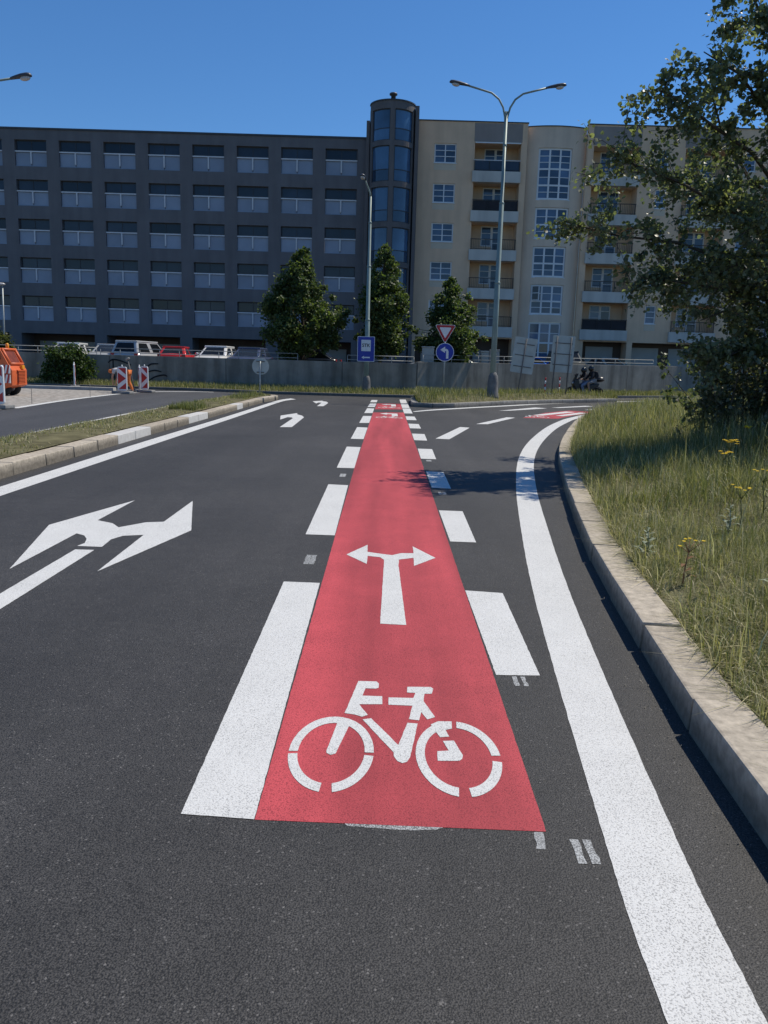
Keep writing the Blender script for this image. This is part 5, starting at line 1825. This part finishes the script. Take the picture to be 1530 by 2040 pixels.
def cabinet(label, x, y, z, wd, hg, dp, mat):
    root = empty('utility_cabinet', (x, y, z), label, 'cabinet', 'utility cabinets behind the wall')
    obj('housing', MB().box(x - wd / 2, x + wd / 2, y, y + dp, z, z + hg).mesh('housing', mat, False, .012), root)
    obj('door', MB().box(x - wd / 2 + .05, x + wd / 2 - .05, y - .012, y - .001, z + .1, z + hg - .1).mesh('door', mat, False, .004), root)
    obj('lid', MB().box(x - wd / 2 - .03, x + wd / 2 + .03, y - .04, y + dp + .03, z + hg + .001, z + hg + .06).mesh('lid', mat, False, .01), root)


cabinet('pale utility cabinet left of the give way sign', 2.05, 42.6, .75, .62, 1.7, .4, GDOOR)
cabinet('grey utility cabinet just left of the tall lamp pole', 5.35, 45.6, .85, .4, 1.5, .35, SBACK)
cabinet('pale utility cabinet just right of the tall lamp pole', 5.95, 46.0, .87, .5, 1.6, .35, GDOOR)


# ------------------------------------------------------------------ people
def skin_body(name, V, E, Rr, mat, parent, sub=2):
    me = bpy.data.meshes.new(name)
    me.from_pydata([tuple(v) for v in V], E, [])
    me.update()
    o = bpy.data.objects.new(name, me)
    COL.objects.link(o)
    o.modifiers.new('skin', 'SKIN')
    sv = me.skin_vertices[0].data
    for i, r_ in enumerate(Rr):
        sv[i].radius = (r_, r_) if not hasattr(r_, '__len__') else r_
    sv[0].use_root = True
    sb = o.modifiers.new('sub', 'SUBSURF')
    sb.levels = sub
    sb.render_levels = sub
    dg = bpy.context.evaluated_depsgraph_get()
    dg.update()
    m2 = bpy.data.meshes.new_from_object(o.evaluated_get(dg))
    bpy.data.objects.remove(o)
    m2.name = name
    m2.materials.clear()
    m2.materials.append(mat)
    for p in m2.polygons: p.use_smooth = True
    return obj(name, m2, parent, (0, 0, 0), False)


def hand(V, E, Rr, wi, wrist, fwd, side):
    """palm, four curled fingers and a thumb, as chains off the wrist vertex wi"""
    fwd = fwd.normalized()
    side = side.normalized()
    nrm2 = fwd.cross(side)
    pi_ = len(V)
    V.append(wrist + fwd * .075); E.append((wi, pi_)); Rr.append((.042, .02))
    for k, (off, ln) in enumerate(((-.03, .075), (-.01, .085), (.01, .08), (.03, .062))):
        a = len(V)
        V.append(V[pi_] + fwd * ln * .5 + side * off); E.append((pi_, a)); Rr.append(.0095)
        V.append(V[a] + fwd * ln * .3 + nrm2 * ln * .4); E.append((a, a + 1)); Rr.append(.008)
    a = len(V)
    V.append(wrist + fwd * .04 + side * -.05); E.append((wi, a)); Rr.append(.012)
    V.append(V[a] + fwd * .035 - side * .012); E.append((a, a + 1)); Rr.append(.010)


def person(label, loc, rz, J, top_mat, leg_mat, shoe_mat, helmet=None, cap=None, cat='person', bare_leg=False, sleeves=True):
    """J: joints in local metres, x = forward. keys: pelvis chest neck head sho(L/R) elb wri hip kne ank toe"""
    root = empty('person', loc, label, cat, None, rz)
    J = {k: Vector(v) for k, v in J.items()}
    V, E, Rr = [], [], []

    def a(p, r_, par=None):
        V.append(Vector(p)); Rr.append(r_)
        if par is not None: E.append((par, len(V) - 1))
        return len(V) - 1
    pe = a(J['pelvis'], (.15, .11))
    wa = a((J['pelvis'] + J['chest']) / 2, (.135, .10), pe)
    ch = a(J['chest'], (.165, .115), wa)
    ne = a(J['neck'], .058, ch)
    hd = a((J['neck'] + J['head']) / 2 + Vector((0, 0, .02)), .075, ne)
    he = a(J['head'], .098, hd)
    fw = (J.get('face') or Vector((1, 0, 0))).normalized()
    a(J['head'] + (J['head'] - J['neck']).normalized() * .09, .07, he)
    a(J['head'] + fw * .105 - Vector((0, 0, .02)), .022, he)          # nose
    for s in 'LR':
        sh = a(J['sho' + s], .062, ch)
        el = a(J['elb' + s], .044, sh)
        wr = a(J['wri' + s], .030, el)
        fwd = J['wri' + s] - J['elb' + s]
        hand(V, E, Rr, wr, J['wri' + s], fwd, Vector((0, 1, 0)) if abs(fwd.normalized().y) < .8 else Vector((1, 0, 0)))
        hi = a(J['hip' + s], .092, pe)
        th = a((J['hip' + s] + J['kne' + s]) / 2, .078, hi)
        kn = a(J['kne' + s], .056, th)
        ca = a(J['kne' + s].lerp(J['ank' + s], .35), .054, kn)
        an = a(J['ank' + s], .036, ca)
        a(J['toe' + s], (.042, .028), an)
    skin_body('body', V, E, Rr, SKIN, root)
    # torso garment with sleeves
    V, E, Rr = [], [], []
    pe = a(J['pelvis'], (.17, .13))
    wa = a((J['pelvis'] + J['chest']) / 2, (.157, .122), pe)
    ch = a(J['chest'], (.187, .138), wa)
    a(J['chest'].lerp(J['neck'], .75), .085, ch)
    for s in 'LR':
        sh = a(J['sho' + s], .082, ch)
        el = a(J['elb' + s] if sleeves else J['sho' + s].lerp(J['elb' + s], .6), .062, sh)
        if sleeves: a(J['wri' + s].lerp(J['elb' + s], .12), .046, el)
    skin_body('jacket' if sleeves else 'vest', V, E, Rr, top_mat, root)
    V, E, Rr = [], [], []
    pe = a(J['pelvis'], (.165, .13))
    for s in 'LR':
        hi = a(J['hip' + s], .110, pe)
        th = a((J['hip' + s] + J['kne' + s]) / 2, .096, hi)
        kn = a(J['kne' + s] if not bare_leg else J['hip' + s].lerp(J['kne' + s], .86), .078, th)
        if not bare_leg:
            ca = a(J['kne' + s].lerp(J['ank' + s], .4), .072, kn)
            a(J['ank' + s].lerp(J['kne' + s], .06), .056, ca)
    skin_body('trousers' if not bare_leg else 'shorts', V, E, Rr, leg_mat, root)
    for s in 'LR':
        V, E, Rr = [], [], []
        q = a(J['ank' + s] + Vector((0, 0, .01)), .052)
        q = a(J['ank' + s] * .6 + J['toe' + s] * .4 - Vector((0, 0, .02)), (.055, .045), q)
        a(J['toe' + s] + (J['toe' + s] - J['ank' + s]) * .15, (.05, .032), q)
        skin_body('shoe', V, E, Rr, shoe_mat, root)
    if helmet:
        c_ = J['head'] + Vector((0, 0, .02))
        hm = obj('helmet', MB().ball(c_, (.155, .135, .16), 18, 12).mesh('helmet', helmet, True), root, (0, 0, 0), False)
        obj('visor', MB().ball(c_ + fw * .055 + Vector((0, 0, .0)), (.115, .112, .06), 16, 9).mesh('visor', CARGL, True), hm, (0, 0, 0), False)
    if cap:
        c_ = J['head'] + (J['head'] - J['neck']).normalized() * .05
        obj('cap', MB().ball(c_, (.115, .11, .085), 14, 8).mesh('cap', cap, True), root, (0, 0, 0), False)
    return root


# motorcycle and two riders, heading left along the lane behind the median
MX, MY, MZ = 10.4, 43.0, .01
HEAD = P_ + .15
mc = empty('motorcycle', (MX, MY, MZ), 'black touring motorcycle with top case carrying two riders', 'motorcycle', None, HEAD)


def mp_(name, mb, mat, par=None, smooth=True, bev=0.0):
    return obj(name, mb.mesh(name, mat, smooth, bev), par or mc, (0, 0, 0), False)


for wx in (.72, -.70):
    wh = mp_('wheel', MB().lathe([(.20, -.05), (.29, -.06), (.31, -.03), (.31, .03), (.29, .06), (.20, .05)], (wx, 0, .31), 24, 'y'), TYRE)
    mp_('rim', MB().lathe([(.03, -.055), (.06, -.05), (.2, -.045), (.205, .045), (.06, .05), (.03, .055)], (wx, 0, .31), 20, 'y'), RIM, wh)
mp_('fork', MB().tube([(.72, .09, .31), (.48, .09, .95)], .028, 8), CASTC)
mp_('fork', MB().tube([(.72, -.09, .31), (.48, -.09, .95)], .028, 8), CASTC)
mp_('front_mudguard', MB().prism([(.72 + .35 * math.cos(R(t)), .31 + .35 * math.sin(R(t))) for t in range(30, 151, 15)] + [(.72 + .325 * math.cos(R(t)), .31 + .325 * math.sin(R(t))) for t in range(150, 29, -15)], -.06, .06, 'y'), BLACKP)
mp_('fairing', MB().prism([(.62, .62), (.70, .80), (.60, 1.02), (.46, 1.10), (.38, .98), (.30, .70), (.22, .42), (.44, .36)], -.19, .19, 'y'), BLACKP, None, False, .05)
mp_('windscreen', MB().prism([(.60, 1.02), (.46, 1.34), (.43, 1.34), (.55, 1.02)], -.15, .15, 'y'), CARGL, None, False, .01)
mp_('body_shell', MB().prism([(.34, .44), (.30, .80), (.10, .82), (-.15, .76), (-.62, .86), (-.78, .84), (-.72, .70), (-.40, .50), (-.2, .28), (.2, .26)], -.15, .15, 'y'), BLACKP, None, False, .05)
mp_('seat', MB().prism([(.08, .78), (-.18, .74), (-.30, .82), (-.62, .86), (-.62, .93), (-.30, .90), (-.18, .82), (.06, .86)], -.14, .14, 'y'), RUBBER, None, False, .03)
mp_('handlebar', MB().tube([(.30, .36, 1.04), (.38, .2, 1.08), (.44, 0, 1.06), (.38, -.2, 1.08), (.30, -.36, 1.04)], .016, 8), CASTC)
for s_ in (-1, 1):
    mr = mp_('mirror', MB().ball((.42, s_ * .38, 1.26), (.03, .08, .05), 10, 6), BLACKP)
    mp_('mirror_stalk', MB().tube([(.38, s_ * .24, 1.07), (.42, s_ * .36, 1.24)], .008, 6), CASTC, mr)
mp_('rear_mudguard', MB().prism([(-.70 + .36 * math.cos(R(t)), .31 + .36 * math.sin(R(t))) for t in range(60, 171, 15)] + [(-.70 + .33 * math.cos(R(t)), .31 + .33 * math.sin(R(t))) for t in range(165, 59, -15)], -.07, .07, 'y'), BLACKP)
mp_('exhaust', MB().tube([(-.1, -.2, .28), (-.45, -.2, .32), (-.95, -.21, .42)], [.035, .06, .065], 12), STEEL)
mp_('headlight', MB().ball((.66, 0, .84), (.05, .12, .07), 12, 8), LAMPG)
tc = mp_('top_case', MB().ball((-.80, 0, 1.07), (.27, .27, .155), 18, 12), BLACKP)
mp_('case_lid_band', MB().lathe([(.272, -.012), (.276, 0), (.272, .012)], (-.80, 0, 1.07), 24), CASTC, tc)
mp_('engine', MB().box(-.12, .26, -.17, .17, .26, .52), CASTC, None, False, .04)

ca_, sa_ = math.cos(HEAD), math.sin(HEAD)
person('front motorcycle rider in black jacket, jeans and helmet gripping the bars', (MX, MY, MZ), HEAD, {
    'pelvis': (-.10, 0, .92), 'chest': (.02, 0, 1.26), 'neck': (.06, 0, 1.40), 'head': (.10, 0, 1.50), 'face': (1, 0, -.1),
    'shoL': (.04, .19, 1.32), 'elbL': (.16, .30, 1.10), 'wriL': (.30, .33, 1.06), 'shoR': (.04, -.19, 1.32), 'elbR': (.16, -.30, 1.10), 'wriR': (.30, -.33, 1.06),
    'hipL': (-.06, .12, .88), 'kneL': (.26, .24, .72), 'ankL': (.10, .24, .34), 'toeL': (.26, .25, .27),
    'hipR': (-.06, -.12, .88), 'kneR': (.26, -.24, .72), 'ankR': (.10, -.24, .34), 'toeR': (.26, -.25, .27)}, JACKET, JEANS, SHOE, HELM)
pil = person('rear motorcycle rider in black with grey shorts and backpack', (MX, MY, MZ), HEAD, {
    'pelvis': (-.46, 0, 1.0), 'chest': (-.38, 0, 1.34), 'neck': (-.34, 0, 1.48), 'head': (-.30, 0, 1.59), 'face': (1, 0, -.1),
    'shoL': (-.36, .18, 1.40), 'elbL': (-.26, .28, 1.16), 'wriL': (-.06, .24, 1.06), 'shoR': (-.36, -.18, 1.40), 'elbR': (-.26, -.28, 1.16), 'wriR': (-.06, -.24, 1.06),
    'hipL': (-.42, .13, .97), 'kneL': (-.06, .27, .86), 'ankL': (-.16, .26, .46), 'toeL': (.0, .27, .39),
    'hipR': (-.42, -.13, .97), 'kneR': (-.06, -.27, .86), 'ankR': (-.16, -.26, .46), 'toeR': (.0, -.27, .39)}, JACKET, GREYCL, SHOE, HELM, bare_leg=True)
bp = empty('backpack', (MX, MY, MZ), 'black backpack worn by the rear motorcycle rider', 'backpack', None, HEAD)
bb = MB().prism([(-.50, 1.05), (-.47, 1.42), (-.52, 1.50), (-.64, 1.44), (-.70, 1.25), (-.66, 1.06)], -.15, .15, 'y')
obj('bag', bb.mesh('bag', JACKET, False, .05, 3), bp, (0, 0, 0), False)
for s_ in (-1, 1):
    obj('strap', MB().tube([(-.5, s_ * .1, 1.46), (-.36, s_ * .12, 1.49), (-.24, s_ * .12, 1.36), (-.30, s_ * .15, 1.14), (-.5, s_ * .13, 1.08)], .018, 6).mesh('strap', RUBBER, True), bp, (0, 0, 0), False)

# road worker bending down
WX, WY = -11.32, 34.9
person('road worker in orange trousers and pale vest bending over at the kerb', (WX, WY, .012), P_ - .15, {
    'pelvis': (-.12, 0, .88), 'chest': (.30, 0, .98), 'neck': (.44, 0, .95), 'head': (.56, 0, .90), 'face': (.5, 0, -1),
    'shoL': (.34, .20, .94), 'elbL': (.42, .24, .66), 'wriL': (.44, .16, .40), 'shoR': (.34, -.20, .94), 'elbR': (.42, -.24, .66), 'wriR': (.46, -.14, .40),
    'hipL': (-.12, .10, .85), 'kneL': (.02, .13, .46), 'ankL': (-.12, .13, .07), 'toeL': (.05, .14, .04),
    'hipR': (-.12, -.10, .85), 'kneR': (-.12, -.16, .46), 'ankR': (-.30, -.17, .07), 'toeR': (-.13, -.18, .04)}, SHIRT, HIVIS, SHOE, None, HIVIS, sleeves=False)
tool = empty('tamper', (-11.2, 35.3, .01), 'hand tool with long dark handle standing beside the worker', 'tool')
obj('handle', MB().tube([(-11.0, 35.25, .1), (-11.28, 35.3, 1.42)], .03, 8).mesh('handle', CASTC, True), tool)
obj('grip', MB().tube([(-11.36, 35.3, 1.40), (-11.2, 35.3, 1.46)], .05, 8).mesh('grip', RECYC, True), tool)
obj('head', MB().box(-11.12, -10.9, 35.15, 35.35, .0, .1).mesh('head', CASTC, False, .02), tool)
